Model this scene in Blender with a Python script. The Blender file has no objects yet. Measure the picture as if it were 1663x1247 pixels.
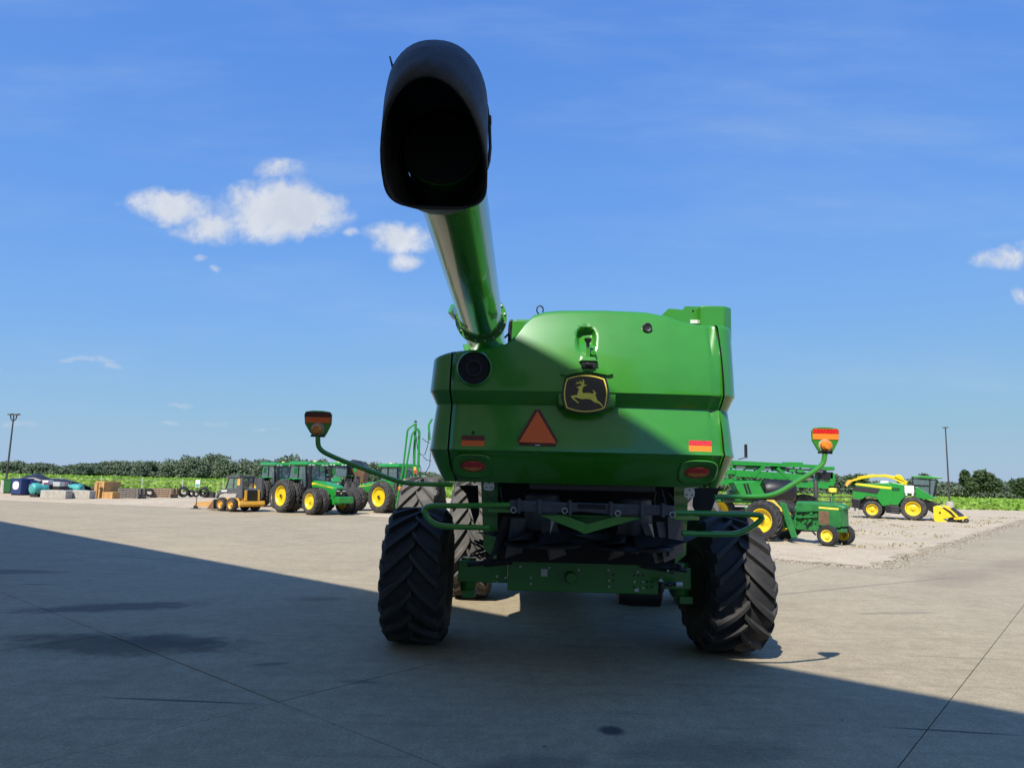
import bpy, math, random
import numpy as np
from mathutils import Vector, Matrix, Euler
R = math.radians
random.seed(7); rng = np.random.default_rng(7)
scn = bpy.context.scene
col = scn.collection

# ------------------------------------------------------------------ camera
F, PW, PH, HC = 1150.0, 1663, 1247, 2.1
pit, rol = R(7.6), R(1.4)
fwd = Vector((0, math.cos(pit), math.sin(pit)))
u0 = Vector((0, -math.sin(pit), math.cos(pit))); r0 = Vector((1, 0, 0))
rgt = r0 * math.cos(rol) + u0 * math.sin(rol)
upv = -r0 * math.sin(rol) + u0 * math.cos(rol)
CAM = Vector((0, 0, HC))
cd = bpy.data.cameras.new('camera'); cam = bpy.data.objects.new('camera', cd); col.objects.link(cam)
cd.sensor_width = 36; cd.lens = 36 * F / PW; cd.clip_end = 6000; cd.clip_start = .05
cam.matrix_world = Matrix.Translation(CAM) @ Matrix((rgt, upv, -fwd)).transposed().to_4x4()
scn.camera = cam
def at(px, py, Y):                                   # a photo pixel at depth Y -> world point
    d = fwd + rgt * ((px - PW / 2) / F) - upv * ((py - PH / 2) / F)
    return CAM + d * (Y / d.y)
def gnd(px, py, z=0.0):
    d = fwd + rgt * ((px - PW / 2) / F) - upv * ((py - PH / 2) / F)
    return CAM + d * ((z - HC) / d.z)

# ------------------------------------------------------------------ sky, sun, exposure
SUN = Vector((-.355, -.84, 1.0)).normalized()
elev = math.asin(SUN.z); azi = math.atan2(SUN.x, SUN.y)
w = bpy.data.worlds.new('World'); scn.world = w; w.use_nodes = True
nt = w.node_tree; nt.nodes.clear()
class N:                                             # small node-tree helper
    def __init__(s, t): s.t = t
    def n(s, typ, **k):
        o = s.t.nodes.new('ShaderNode' + typ)
        for a, b in k.items(): setattr(o, a, b)
        return o
    def lk(s, a, b): s.t.links.new(a, b)
    def put(s, sock, v):
        if isinstance(v, bpy.types.NodeSocket): s.lk(v, sock)
        else: sock.default_value = v
    def m(s, op, a, b=0.0, c=0.0, clamp=False):
        o = s.n('Math', operation=op, use_clamp=clamp)
        s.put(o.inputs[0], a); s.put(o.inputs[1], b); s.put(o.inputs[2], c)
        return o.outputs[0]
    def vm(s, op, a, b=(0, 0, 0)):
        o = s.n('VectorMath', operation=op); s.put(o.inputs[0], a); s.put(o.inputs[1], b)
        return o.outputs['Value'] if op in ('LENGTH', 'DOT_PRODUCT') else o.outputs[0]
    def mix(s, f, a, b, mode='MIX'):
        o = s.n('MixRGB', blend_type=mode); s.put(o.inputs[0], f)
        for i, c in ((1, a), (2, b)):
            if isinstance(c, (tuple, list)): c = (*c[:3], 1)
            s.put(o.inputs[i], c)
        return o.outputs[0]
    def noise(s, vec, sc, det=4, rough=.55):
        o = s.n('TexNoise'); s.lk(vec, o.inputs['Vector'])
        o.inputs['Scale'].default_value = sc; o.inputs['Detail'].default_value = det
        o.inputs['Roughness'].default_value = rough
        return o.outputs[0]
    def ss(s, v, a, b):
        o = s.n('MapRange', interpolation_type='SMOOTHSTEP'); s.put(o.inputs[0], v)
        o.inputs[1].default_value = a; o.inputs[2].default_value = b
        return o.outputs[0]
k = N(nt)
sky = k.n('TexSky', sky_type='NISHITA', sun_disc=False, sun_elevation=elev, sun_rotation=azi % (2 * math.pi),
          altitude=200, air_density=.6, dust_density=0.0, ozone_density=8.0)
skx = k.n('SeparateColor'); k.lk(sky.outputs[0], skx.inputs[0]); skc = k.n('CombineColor')
for i_, (b_, a_, c_) in enumerate(((3.75, 1.40, .0), (5.05, 1.12, .12), (7.4, .55, .26))):   # soft shoulder, like the camera's tone curve
    o_ = k.m('MULTIPLY', k.m('DIVIDE', skx.outputs[i_], k.m('ADD', skx.outputs[i_], a_)), b_)
    k.put(skc.inputs[i_], k.m('MULTIPLY', o_, k.m('SUBTRACT', 1.0, k.m('MULTIPLY', k.ss(skx.outputs[i_], 3.0, 10.0), c_))))
tc = k.n('TexCoord').outputs['Generated']
sx = k.n('SeparateXYZ'); k.lk(tc, sx.inputs[0])
ay = k.m('MAXIMUM', k.m('ABSOLUTE', sx.outputs[1]), .02)
cmb = k.n('CombineXYZ'); k.put(cmb.inputs[0], k.m('DIVIDE', sx.outputs[0], ay)); k.put(cmb.inputs[1], k.m('DIVIDE', sx.outputs[2], ay))
P = cmb.outputs[0]
wn_ = k.n('TexNoise'); wn_.inputs['Scale'].default_value = 11; wn_.inputs['Detail'].default_value = 3; k.lk(P, wn_.inputs['Vector'])
PB = P
P = k.vm('ADD', P, k.vm('MULTIPLY', k.vm('SUBTRACT', wn_.outputs[1], (.5, .5, .5)), (.055, .04, 0)))
wob = k.noise(P, 13, 7, .66)
wob2 = k.noise(P, 48, 6, .65)
acc = None
# cumulus puffs: (x, z, half width, half height, weight) on the tangent plane of the northern sky
def cl(px, py, rx, ry, wt):
    d = at(px, py, 1.0) - CAM
    return (d.x, d.z, rx / F * 1.05, ry / F * 1.05, wt)
CL = [cl(280, 335, 85, 36, 1.0), cl(345, 365, 80, 34, .8), cl(455, 340, 125, 60, 1.2), cl(500, 350, 85, 45, .9), cl(460, 280, 55, 22, .72),
      cl(570, 378, 20, 12, .7), cl(655, 385, 80, 36, 1.0), cl(662, 420, 34, 20, .8), cl(325, 415, 22, 8, .5), cl(355, 432, 16, 8, .45),
      cl(1625, 420, 65, 28, .85), cl(1660, 480, 20, 16, .5), cl(1690, 410, 50, 30, .7),
      cl(145, 592, 52, 8, .55), cl(185, 600, 20, 7, .4), cl(295, 657, 32, 6, .42), cl(275, 686, 26, 5, .4), cl(350, 688, 26, 5, .34), cl(30, 686, 45, 6, .4),
      cl(430, 700, 40, 5, .32), cl(-10, 598, 16, 12, .5), cl(200, 335, 12, 9, .4)]
for (cx, cz, rx, rz, wt) in CL:
    q = k.vm('MULTIPLY', k.vm('SUBTRACT', P, (cx, cz, 0)), (1 / rx, 1 / rz, 0))
    d2 = k.vm('DOT_PRODUCT', q, q)
    b = k.m('MULTIPLY', k.m('SUBTRACT', 1.0, d2, clamp=True), wt)
    acc = b if acc is None else k.m('MAXIMUM', acc, b)
den = k.m('ADD', acc, k.m('ADD', k.m('MULTIPLY', k.m('SUBTRACT', wob, .5), 1.7), k.m('MULTIPLY', k.m('SUBTRACT', wob2, .5), .85)))
den = k.m('MULTIPLY', k.ss(den, .05, 1.0), k.ss(acc, .0, .3))
st = k.n('Mapping'); st.inputs['Scale'].default_value = (.7, 3.2, 1); st.inputs['Rotation'].default_value = (0, 0, R(-14)); k.lk(PB, st.inputs[0])
cir = k.m('MULTIPLY', k.ss(k.noise(st.outputs[0], 2.0, 6, .6), .42, .85), .27)
cir = k.m('MULTIPLY', cir, k.ss(sx.outputs[2], .01, .12))
ccol = k.mix(k.ss(den, .35, 1.0), (4.7, 5.1, 5.9), k.mix(k.ss(k.noise(P, 11, 5, .6), .3, .7), (5.0, 5.25, 5.7), (6.3, 6.4, 6.5)))
s1 = k.mix(cir, skc.outputs[0], (4.0, 4.9, 6.2))
s2 = k.mix(k.m('MULTIPLY', den, .86), s1, ccol)
bg = k.n('Background'); k.lk(s2, bg.inputs[0]); bg.inputs[1].default_value = .1
k.lk(bg.outputs[0], k.n('OutputWorld').inputs[0])

sl = bpy.data.lights.new('sun', 'SUN'); sl.energy = 4.6; sl.angle = R(.53); sl.color = (1, .96, .90)
so = bpy.data.objects.new('sun', sl); col.objects.link(so); so.rotation_euler = (-SUN).to_track_quat('-Z', 'Y').to_euler()
so.location = (-20, -40, 60)
vs = scn.view_settings; vs.view_transform = 'Standard'; vs.look = 'None'; vs.exposure = 0.4; vs.gamma = 1; vs.use_curve_mapping = False
scn.render.engine = 'CYCLES'
scn.cycles.max_bounces = 6; scn.cycles.diffuse_bounces = 2; scn.cycles.glossy_bounces = 3; scn.cycles.transmission_bounces = 4
scn.cycles.use_denoising = True
scn.cycles.caustics_reflective = False; scn.cycles.caustics_refractive = False

# ------------------------------------------------------------------ materials
MC = {}
def mat(name, c, rough=.5, metal=0.0, coat=0.0, var=0.0, vs_=6.0, c2=None, bump=0.0, bs=40.0, spec=.5, rvar=0.0, obj=False):
    if name in MC: return MC[name]
    m = bpy.data.materials.new(name); m.use_nodes = True
    q = N(m.node_tree); b = m.node_tree.nodes['Principled BSDF']
    b.inputs['Base Color'].default_value = (*c, 1); b.inputs['Roughness'].default_value = rough
    b.inputs['Metallic'].default_value = metal; b.inputs['Coat Weight'].default_value = coat; b.inputs['Coat Roughness'].default_value = .07
    b.inputs['Specular IOR Level'].default_value = spec
    tcn = q.n('TexCoord').outputs['Object']
    if var or c2:
        f = q.ss(q.noise(tcn, vs_, 6, .6), .35, .7)
        c2 = c2 or tuple(max(0, x * (1 - var)) for x in c)
        q.lk(q.mix(f, c, c2), b.inputs['Base Color'])
    if rvar:
        f = q.noise(tcn, vs_ * 1.7, 5, .6)
        q.lk(q.m('ADD', q.m('MULTIPLY', q.m('SUBTRACT', f, .5), rvar * 2), rough, clamp=True), b.inputs['Roughness'])
    if bump:
        bn = q.n('Bump'); bn.inputs['Strength'].default_value = bump; bn.inputs['Distance'].default_value = .02
        q.lk(q.noise(tcn, bs, 4, .6), bn.inputs['Height']); q.lk(bn.outputs[0], b.inputs['Normal'])
    MC[name] = m
    return m
def M(n): return MC[n]
mat('green_gloss', (.03, .2, .02), .24, coat=.7, var=.08)
mat('green', (.036, .24, .016), .32, coat=.8, rvar=.05, vs_=2.5, var=.10)
mat('green_far', (.02, .26, .035), .35, coat=.5, var=.15)
mat('green_old', (.022, .19, .04), .5, coat=.2, var=.3, vs_=5)
mat('yellow', (.80, .56, .012), .38, coat=.4, var=.12)
mat('yellow_decal', (.85, .62, .03), .4)
mat('yellow_orange', (.80, .43, .06), .42, coat=.3, var=.15)
mat('rubber', (.017, .017, .019), .72, c2=(.034, .031, .028), vs_=5, bump=.25, bs=60)
q_ = N(MC['rubber'].node_tree); b_ = MC['rubber'].node_tree.nodes['Principled BSDF']; l_ = b_.inputs['Base Color'].links[0].from_socket
q_.lk(q_.mix(q_.m('MULTIPLY', q_.ss(q_.n('NewGeometry').outputs['Pointiness'], .55, .66), .22), l_, (.13, .115, .095)), b_.inputs['Base Color'])
mat('rubber_dusty', (.085, .079, .072), .85, c2=(.15, .138, .124), vs_=3.5, bump=.2)
mat('rubber_mid', (.032, .03, .028), .8, c2=(.085, .076, .064), vs_=4)
mat('boot', (.012, .012, .013), .55, c2=(.03, .03, .031), vs_=8, bump=.3, bs=50, rvar=.12)
mat('black', (.012, .012, .014), .45, var=.3)
mat('black_matte', (.009, .009, .01), .8)
mat('plastic', (.06, .063, .075), .5, var=.3, vs_=9, bump=.1)
mat('steel', (.42, .42, .42), .35, metal=.9, var=.25)
mat('steel_dark', (.06, .06, .065), .5, metal=.6, var=.3)
mat('zinc', (.62, .62, .6), .4, metal=.3)
mat('white', (.75, .75, .73), .5, var=.08)
mat('orange', (1.0, .15, .02), .5)
mat('reflector_red', (.10, .004, .008), .25, coat=.5)
mat('reflector_orange', (1.0, .24, .02), .35)  # lighter orange, used on the sunlit right side only
mat('amber', (.85, .26, .015), .18, coat=.8, var=.35, vs_=40)
mat('lens_red', (.8, .03, .03), .15, coat=1, var=.45, vs_=50)
mat('lens_amber', (.95, .32, .03), .12, coat=1, var=.5, vs_=50)
mat('emblem_black', (.006, .006, .01), .18, coat=.8)
mat('emblem_yellow', (.95, .74, .08), .4)
mat('charcoal', (.10, .105, .115), .45, coat=.2, var=.2)
mat('wood_new', (.62, .36, .13), .75, c2=(.5, .27, .09), vs_=7)
mat('wood_grey', (.22, .19, .165), .85, c2=(.13, .11, .095), vs_=9)
mat('wood_brown', (.33, .235, .155), .85, c2=(.22, .15, .1), vs_=9)
mat('blue_bin', (.025, .05, .17), .45, var=.2)
mat('green_bin', (.015, .10, .03), .5)
mat('teal', (.06, .36, .33), .5, var=.2)
mat('tarp', (.02, .022, .032), .4, var=.3, bump=.5, bs=8)
mat('concrete_block', (.46, .43, .37), .9, c2=(.36, .33, .28), vs_=4, bump=.3)
mat('pole', (.06, .056, .055), .6, metal=.3)
mat('bark', (.06, .045, .03), .9, var=.4, vs_=8)
mat('siding', (.80, .62, .40), .6, var=.05)
mat('roofing', (.2, .2, .21), .5)
mat('rust', (.20, .11, .06), .8, var=.4)
mat('pink', (.6, .25, .28), .6)
mat('stone', (.42, .36, .28), .9, var=.3)
gm = bpy.data.materials.new('glass'); gm.use_nodes = True; MC['glass'] = gm
b = gm.node_tree.nodes['Principled BSDF']; b.inputs['Base Color'].default_value = (.20, .28, .30, 1); b.inputs['Roughness'].default_value = .03
b.inputs['Alpha'].default_value = .45; b.inputs['Specular IOR Level'].default_value = .8
def leafmat(name, c1, c2, c3, sc=.35, trans=.25):
    m = bpy.data.materials.new(name); m.use_nodes = True; q = N(m.node_tree); MC[name] = m
    b = m.node_tree.nodes['Principled BSDF']; out = m.node_tree.nodes['Material Output']
    g = q.n('NewGeometry'); p = g.outputs['Position']
    f = q.ss(q.noise(p, sc, 3), .3, .7); f2 = q.m('MULTIPLY', g.outputs['Random Per Island'], .8)
    c = q.mix(f2, q.mix(f, c1, c2), c3)
    q.lk(c, b.inputs['Base Color']); b.inputs['Roughness'].default_value = .6; b.inputs['Specular IOR Level'].default_value = .25
    t = q.n('BsdfTranslucent'); q.lk(c, t.inputs[0]); ms = q.n('MixShader'); ms.inputs[0].default_value = trans
    q.lk(b.outputs[0], ms.inputs[1]); q.lk(t.outputs[0], ms.inputs[2]); q.lk(ms.outputs[0], out.inputs[0])
    return m
leafmat('leaf_wood', (.125, .165, .10), (.19, .225, .125), (.09, .13, .09), .035, .15)  # leaf colour lightened in place of distant haze
leafmat('leaf_tree', (.075, .115, .045), (.11, .15, .06), (.045, .075, .034), .2)
leafmat('leaf_crop', (.27, .42, .06), (.34, .48, .075), (.20, .34, .045), .03, .3)
leafmat('leaf_dry', (.46, .36, .2), (.38, .31, .15), (.25, .26, .09), .5, .2)

def ground_mat(name, c1, c2, c3, sc, stains=(), streak=None, rough=.85, bump=.15, speck=0.0):
    m = bpy.data.materials.new(name); m.use_nodes = True; q = N(m.node_tree); MC[name] = m
    b = m.node_tree.nodes['Principled BSDF']; b.inputs['Roughness'].default_value = rough; b.inputs['Specular IOR Level'].default_value = .3
    p = q.n('NewGeometry').outputs['Position']
    c = q.mix(q.ss(q.noise(p, sc, 7, .62), .33, .68), c1, c2)
    c = q.mix(q.m('MULTIPLY', q.ss(q.noise(p, sc * .17, 4), .42, .7), .6), c, c3)
    fine = q.noise(p, 38, 5, .8)
    c = q.mix(.6, c, q.mix(q.ss(fine, .3, .7), (.27, .27, .27), (.74, .74, .74)), 'OVERLAY')
    mid = q.noise(p, 5.5, 7, .72)
    c = q.mix(.3, c, q.mix(q.ss(mid, .3, .7), (.30, .30, .30), (.70, .70, .70)), 'OVERLAY')
    vo = q.n('TexVoronoi'); vo.inputs['Scale'].default_value = 2.6; q.lk(p, vo.inputs['Vector'])
    sp_ = q.m('MULTIPLY', q.ss(vo.outputs['Distance'], .075, .03), q.ss(q.noise(p, 1.4, 2), .5, .62))
    c = q.mix(q.m('MULTIPLY', sp_, .7), c, tuple(x * .25 for x in c1))
    vo = q.n('TexVoronoi'); vo.inputs['Scale'].default_value = 4.3; q.lk(p, vo.inputs['Vector'])
    c = q.mix(q.m('MULTIPLY', q.m('MULTIPLY', q.ss(vo.outputs['Distance'], .05, .02), q.ss(q.noise(p, 1.9, 2), .5, .6)), .6), c, tuple(min(.8, x * 1.7) for x in c1))
    if speck:
        c = q.mix(q.m('MULTIPLY', q.ss(q.noise(p, 9, 5, .75), .58, .72), speck), c, (.10, .075, .05))
    if streak:
        mp = q.n('Mapping'); mp.inputs['Rotation'].default_value = (0, 0, streak[0]); mp.inputs['Scale'].default_value = (.35, 3.5, 1); q.lk(p, mp.inputs[0])
        c = q.mix(q.m('MULTIPLY', q.ss(q.noise(mp.outputs[0], 1.6, 7, .68), .50, .78), streak[1]), c, tuple(x * .45 for x in c1))
        c = q.mix(q.m('MULTIPLY', q.ss(q.noise(mp.outputs[0], 2.7, 6, .65), .58, .8), streak[1] * .6), c, tuple(min(1, x * 1.35) for x in c1))
    wn = q.noise(p, 2.2, 7, .72)
    for (X, Y, rx, ry, ang, stg, cc) in stains:
        mp = q.n('Mapping', vector_type='TEXTURE'); q.lk(p, mp.inputs[0])
        mp.inputs['Location'].default_value = (X, Y, 0); mp.inputs['Rotation'].default_value = (0, 0, ang); mp.inputs['Scale'].default_value = (rx, ry, 1000)
        d = q.vm('LENGTH', mp.outputs[0])
        f = q.ss(q.m('ADD', d, q.m('MULTIPLY', q.m('SUBTRACT', wn, .5), 2.0 if rx > .25 and ry > .12 else .5)), 1.2, .5)
        c = q.mix(q.m('MULTIPLY', f, stg), c, cc)
    q.lk(c, b.inputs['Base Color'])
    bn = q.n('Bump'); bn.inputs['Strength'].default_value = bump; bn.inputs['Distance'].default_value = .02
    q.lk(q.noise(p, 30, 6, .7), bn.inputs['Height']); q.lk(bn.outputs[0], b.inputs['Normal'])
    return m
dk, br = (.07, .065, .06), (.12, .095, .065)
UA = math.atan2(-.644, .765)
STN = [(-4.7, 8.95, 1.7, .55, -.05, .8, (.085, .07, .045)), (-4.2, 9.15, .9, .35, .0, .6, dk), (-6.0, 11.25, 1.35, .4, .35, .7, dk), (-10.5, 14.6, 1.6, .4, .1, .6, dk),
       (-3.0, 6.87, .86, .028, -.05, .85, dk), (.92, 6.36, .13, .13, .5, .9, (.05, .05, .055)), (3.95, 6.55, .62, .03, -.12, .8, dk), (-2.6, 8.2, .22, .07, .3, .6, dk),
       (-1.2, 10.7, .6, .02, -.1, .8, dk), (-1.5, 7.6, .25, .08, .0, .45, dk), (-3.2, 12.4, .5, .25, .2, .45, br), (1.6, 5.9, .8, .35, .1, .35, dk), (2.3, 10.8, 1.3, 1.6, .1, .3, dk),
       (6.6, 12.4, .9, .12, .2, .3, dk), (-8.5, 13.2, .35, .07, .1, .5, dk), (10.8, 17.5, 2.6, .7, .8, .28, (.16, .11, .085)), (15, 21, 3.5, .8, .75, .25, (.16, .11, .085)), (5.8, 9.3, .9, .012, -.05, .7, dk), (7.5, 15.5, 5.5, .05, .55, .4, dk), (-9, 17.5, 4.5, .06, -.35, .35, dk), (.2, 5.6, .5, .2, .2, .4, dk), (-6.6, 8.2, .5, .18, .2, .5, dk)]
ground_mat('concrete', (.368, .303, .197), (.318, .262, .17), (.402, .332, .215), 1.1, STN, (UA - R(90) + R(40), .5), .8, .12)
ground_mat('joint', (.11, .095, .075), (.16, .14, .11), (.12, .105, .08), 4)
ground_mat('gravel', (.50, .41, .285), (.41, .33, .22), (.56, .465, .33), 1.3, (), (R(20), .35), .95, .6, .5)
ground_mat('soil', (.30, .24, .165), (.24, .19, .13), (.33, .27, .19), .6, (), None, .95, .5, .4)
ground_mat('crop_ground', (.20, .33, .045), (.25, .38, .05), (.17, .28, .04), .5, (), None, .9, .8)

# ------------------------------------------------------------------ mesh helpers
class B:
    def __init__(s): s.v = []; s.f = []
    def add(s, vs, fs):
        o = len(s.v); s.v += [tuple(v) for v in vs]; s.f += [tuple(i + o for i in f) for f in fs]; return s
    def box(s, x0, x1, y0, y1, z0, z1):
        return s.add([(x0, y0, z0), (x1, y0, z0), (x1, y1, z0), (x0, y1, z0), (x0, y0, z1), (x1, y0, z1), (x1, y1, z1), (x0, y1, z1)],
                     [(0, 3, 2, 1), (4, 5, 6, 7), (0, 1, 5, 4), (1, 2, 6, 5), (2, 3, 7, 6), (3, 0, 4, 7)])
    def bar(s, p, q, a, b=None, up=(0, 0, 1)):
        b = b or a; p = Vector(p); q = Vector(q); d = (q - p).normalized(); u = Vector(up)
        if abs(d.dot(u)) > .98: u = Vector((0, 1, 0))
        x = d.cross(u).normalized() * a / 2; y = x.cross(d).normalized() * b / 2
        vs = [c + i * x + j * y for c in (p, q) for i, j in ((-1, -1), (1, -1), (1, 1), (-1, 1))]
        return s.add(vs, [(0, 1, 2, 3), (7, 6, 5, 4), (0, 4, 5, 1), (1, 5, 6, 2), (2, 6, 7, 3), (3, 7, 4, 0)])
    def tube(s, pts, r, n=8, cap=True, rs=None):
        pts = [Vector(p) for p in pts]; rings = []; x = None
        for i, p in enumerate(pts):
            d = (pts[min(i + 1, len(pts) - 1)] - pts[max(i - 1, 0)]).normalized()
            if x is None:
                a = Vector((0, 0, 1)) if abs(d.z) < .9 else Vector((1, 0, 0)); x = d.cross(a).normalized()
            x = (x - d * x.dot(d)).normalized(); y = d.cross(x); rr = rs[i] if rs else r
            rings.append([p + (x * math.cos(2 * math.pi * j / n) + y * math.sin(2 * math.pi * j / n)) * rr for j in range(n)])
        return s.loft(rings, cap, cap)
    def loft(s, rings, c0=True, c1=True, closed=True):
        n = len(rings[0]); vs = [v for r in rings for v in r]; fs = []
        for i in range(len(rings) - 1):
            for j in range(n if closed else n - 1):
                a, b_ = i * n + j, i * n + (j + 1) % n; fs.append((a, b_, b_ + n, a + n))
        if c0: fs.append(tuple(range(n - 1, -1, -1)))
        if c1: fs.append(tuple(range((len(rings) - 1) * n, len(rings) * n)))
        return s.add(vs, fs)
    def lathe(s, prof, n=24, c=(0, 0, 0), ax='y', cap=False):
        rings = []
        for (r_, h_) in prof:
            ring = []
            for j in range(n):
                a = 2 * math.pi * j / n; p, q = r_ * math.sin(a), r_ * math.cos(a)
                v = {'y': (p, h_, q), 'x': (h_, p, q), 'z': (p, q, h_)}[ax]
                ring.append((v[0] + c[0], v[1] + c[1], v[2] + c[2]))
            rings.append(ring)
        return s.loft(rings, cap, cap)
    def prism(s, poly, off):
        n = len(poly); a = [Vector(p) for p in poly]; o = Vector(off); 
        return s.add(a + [p + o for p in a], [tuple(range(n - 1, -1, -1)), tuple(range(n, 2 * n))] + [(i, (i + 1) % n, (i + 1) % n + n, i + n) for i in range(n)])
    def sideprism(s, poly, y0, y1):                 # polygon in (x, z), extruded along y
        return s.prism([(x, y0, z) for x, z in poly], (0, y1 - y0, 0))
    def mesh(s, name, m, sm=35):
        me = bpy.data.meshes.new(name); me.from_pydata(s.v, [], s.f); me.materials.append(MC[m]); 
        import bmesh
        bm = bmesh.new(); bm.from_mesh(me); bmesh.ops.recalc_face_normals(bm, faces=bm.faces); bm.to_mesh(me); bm.free()
        if sm:
            me.shade_smooth(); me.set_sharp_from_angle(angle=R(sm))
        return me
    def obj(s, name, m, parent=None, sm=35, bev=0.0, label=None, kind=None, solid=0.0):
        o = link(name, s.mesh(name, m, sm), parent)
        if solid:
            md = o.modifiers.new('solid', 'SOLIDIFY'); md.thickness = solid; md.offset = 0
        if bev:
            md = o.modifiers.new('bevel', 'BEVEL'); md.width = bev; md.segments = 2; md.limit_method = 'ANGLE'; md.angle_limit = R(35)
        if label: o['label'] = label
        if kind: o['kind'] = kind
        return o
def link(name, me, parent=None):
    o = bpy.data.objects.new(name, me); col.objects.link(o)
    if parent: o.parent = parent
    return o
def tag(o, label, cat, group=None):
    o['label'] = label; o['category'] = cat
    if group: o['group'] = group
    return o
def thing(name, label, cat, loc=(0, 0, 0), rz=0.0, group=None, sc=1.0):
    o = link(name, None); o.location = loc; o.rotation_euler = (0, 0, rz); o.scale = (sc, sc, sc)
    return tag(o, label, cat, group)
def struct(o, kind='structure'): o['kind'] = kind; return o
def bez(pts, n=5):                                  # rounded path through corner points
    pts = [Vector(p) for p in pts]; out = [pts[0]]
    for i in range(1, len(pts) - 1):
        a, c, b_ = pts[i - 1], pts[i], pts[i + 1]
        ra = min(.45, .14 / max((a - c).length, 1e-6)); rb = min(.45, .14 / max((b_ - c).length, 1e-6))
        p, q = c.lerp(a, ra), c.lerp(b_, rb)
        out += [(1 - t) ** 2 * p + 2 * t * (1 - t) * c + t * t * q for t in [j / n for j in range(n + 1)]]
    return out + [pts[-1]]
def npmesh(name, V, Fq, m):
    me = bpy.data.meshes.new(name); V = np.asarray(V, np.float32); Fq = np.asarray(Fq, np.int32)
    me.vertices.add(len(V)); me.vertices.foreach_set('co', V.ravel())
    kf = Fq.shape[1]; me.loops.add(Fq.size); me.loops.foreach_set('vertex_index', Fq.ravel())
    me.polygons.add(len(Fq)); me.polygons.foreach_set('loop_start', np.arange(0, Fq.size, kf, dtype=np.int32))
    me.update(calc_edges=True); me.validate(); me.materials.append(MC[m]); return me
def leaves(C, size, flat=.0):                       # one quad leaf clump per centre
    n = len(C); a = rng.normal(size=(n, 3)); a /= np.linalg.norm(a, axis=1)[:, None]
    b_ = rng.normal(size=(n, 3)); b_[:, 2] *= 1 - flat; b_ -= a * (a * b_).sum(1)[:, None]; b_ /= np.linalg.norm(b_, axis=1)[:, None]
    s = (size * rng.uniform(.6, 1.4, n))[:, None]
    V = np.stack([C - a * s, C + b_ * s * .6, C + a * s, C - b_ * s * .6], 1).reshape(-1, 3)
    return V, np.arange(4 * n).reshape(n, 4)

# ------------------------------------------------------------------ ground
UU = Vector((.765, -.644, 0)); VV = Vector((.644, .765, 0))
def uv(u, v, z=0): p = UU * u + VV * v; return Vector((p.x, p.y, z))
def sheet(name, pts, z, m): 
    bb = B(); bb.add([(p[0], p[1], z) for p in pts], [tuple(range(len(pts)))]); return struct(bb.obj(name, m, None, 0))
def dip(y): return -3.0 * min(1, max(0, (y - 70) / 330))
bb = B(); ys_ = (-3000, 66, 400, 4000)
bb.add([(x, y, -.08 + (dip(y) - .25 if y > 70 else 0)) for y in ys_ for x in (-4000, 4000)], [(0, 1, 3, 2), (2, 3, 5, 4), (4, 5, 7, 6)]); struct(bb.obj('ground', 'soil', None, 0))
pv = struct(B().add([uv(-75, -30, -.03), uv(60, -30, -.03), uv(60, 21.2, -.03), uv(-75, 27.2, -.03)], [(0, 1, 2, 3)]).add(
    [uv(-5.4, 21.2, -.03), uv(22, 21.2, -.03), uv(22, 90, -.03), uv(-5.4, 90, -.03)], [(0, 1, 2, 3)]).obj('pavement', 'joint', None, 0))
us = [-75.0]
us = [-9.92 - 4.3 * i for i in range(14, 0, -1)] + [-9.92, -6.04, -1.38] + [-1.38 + 4.4 * i for i in range(1, 13)]
vss = [3.93 - 5.6 * i for i in range(4, 0, -1)] + [3.93, 9.7, 15.5, 21.2, 27.2]
def slab(u0_, u1, v0, v1):
    g = .0055; bb = B(); j = lambda: random.uniform(-.0015, .0015)
    a = [uv(u0_ + g, v0 + g), uv(u1 - g, v0 + g), uv(u1 - g, v1 - g), uv(u0_ + g, v1 - g)]
    zt = j()
    top = [(p.x, p.y, zt) for p in a]; bot = [(p.x, p.y, -.028) for p in a]
    bb.add(top + bot, [(0, 1, 2, 3), (0, 4, 5, 1), (1, 5, 6, 2), (2, 6, 7, 3), (3, 7, 4, 0)])
    bb.obj('slab', 'concrete', pv, 0)
for i in range(len(us) - 1):
    for j in range(len(vss) - (1 if us[i + 1] < -5.9 else 2)): slab(us[i], us[i + 1], vss[j], vss[j + 1])
for vv in range(11):
    for (a, b_) in ((-5.4, -1.38), (-1.38, 3.02), (3.02, 7.42), (7.42, 11.8)): slab(a, b_, 21.2 + vv * 6, 27.2 + vv * 6)
def ragged(pts, amp, step=.5):
    out = []
    for i in range(len(pts)):
        a, b_ = Vector(pts[i]), Vector(pts[(i + 1) % len(pts)]); n = max(1, min(160, int((b_ - a).length / step)))
        d = (b_ - a).normalized(); nr = Vector((-d.y, d.x))
        for j in range(n):
            out.append(a.lerp(b_, j / n) + nr * random.uniform(-amp, amp))
    return out
c0 = uv(-5.1, 20.8).to_2d()
gl = [(-140, 62), (-60, 50), (-24.9, 42.9), (-7.2, 37.2), (1.5, 27.5), tuple(uv(-8.5, 20.9).to_2d()), tuple(c0), tuple(uv(-5.1, 92).to_2d()), (40, 130), (-140, 130)]
sheet('gravel_lot', ragged(gl, .3, .35), .006, 'gravel')
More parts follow.
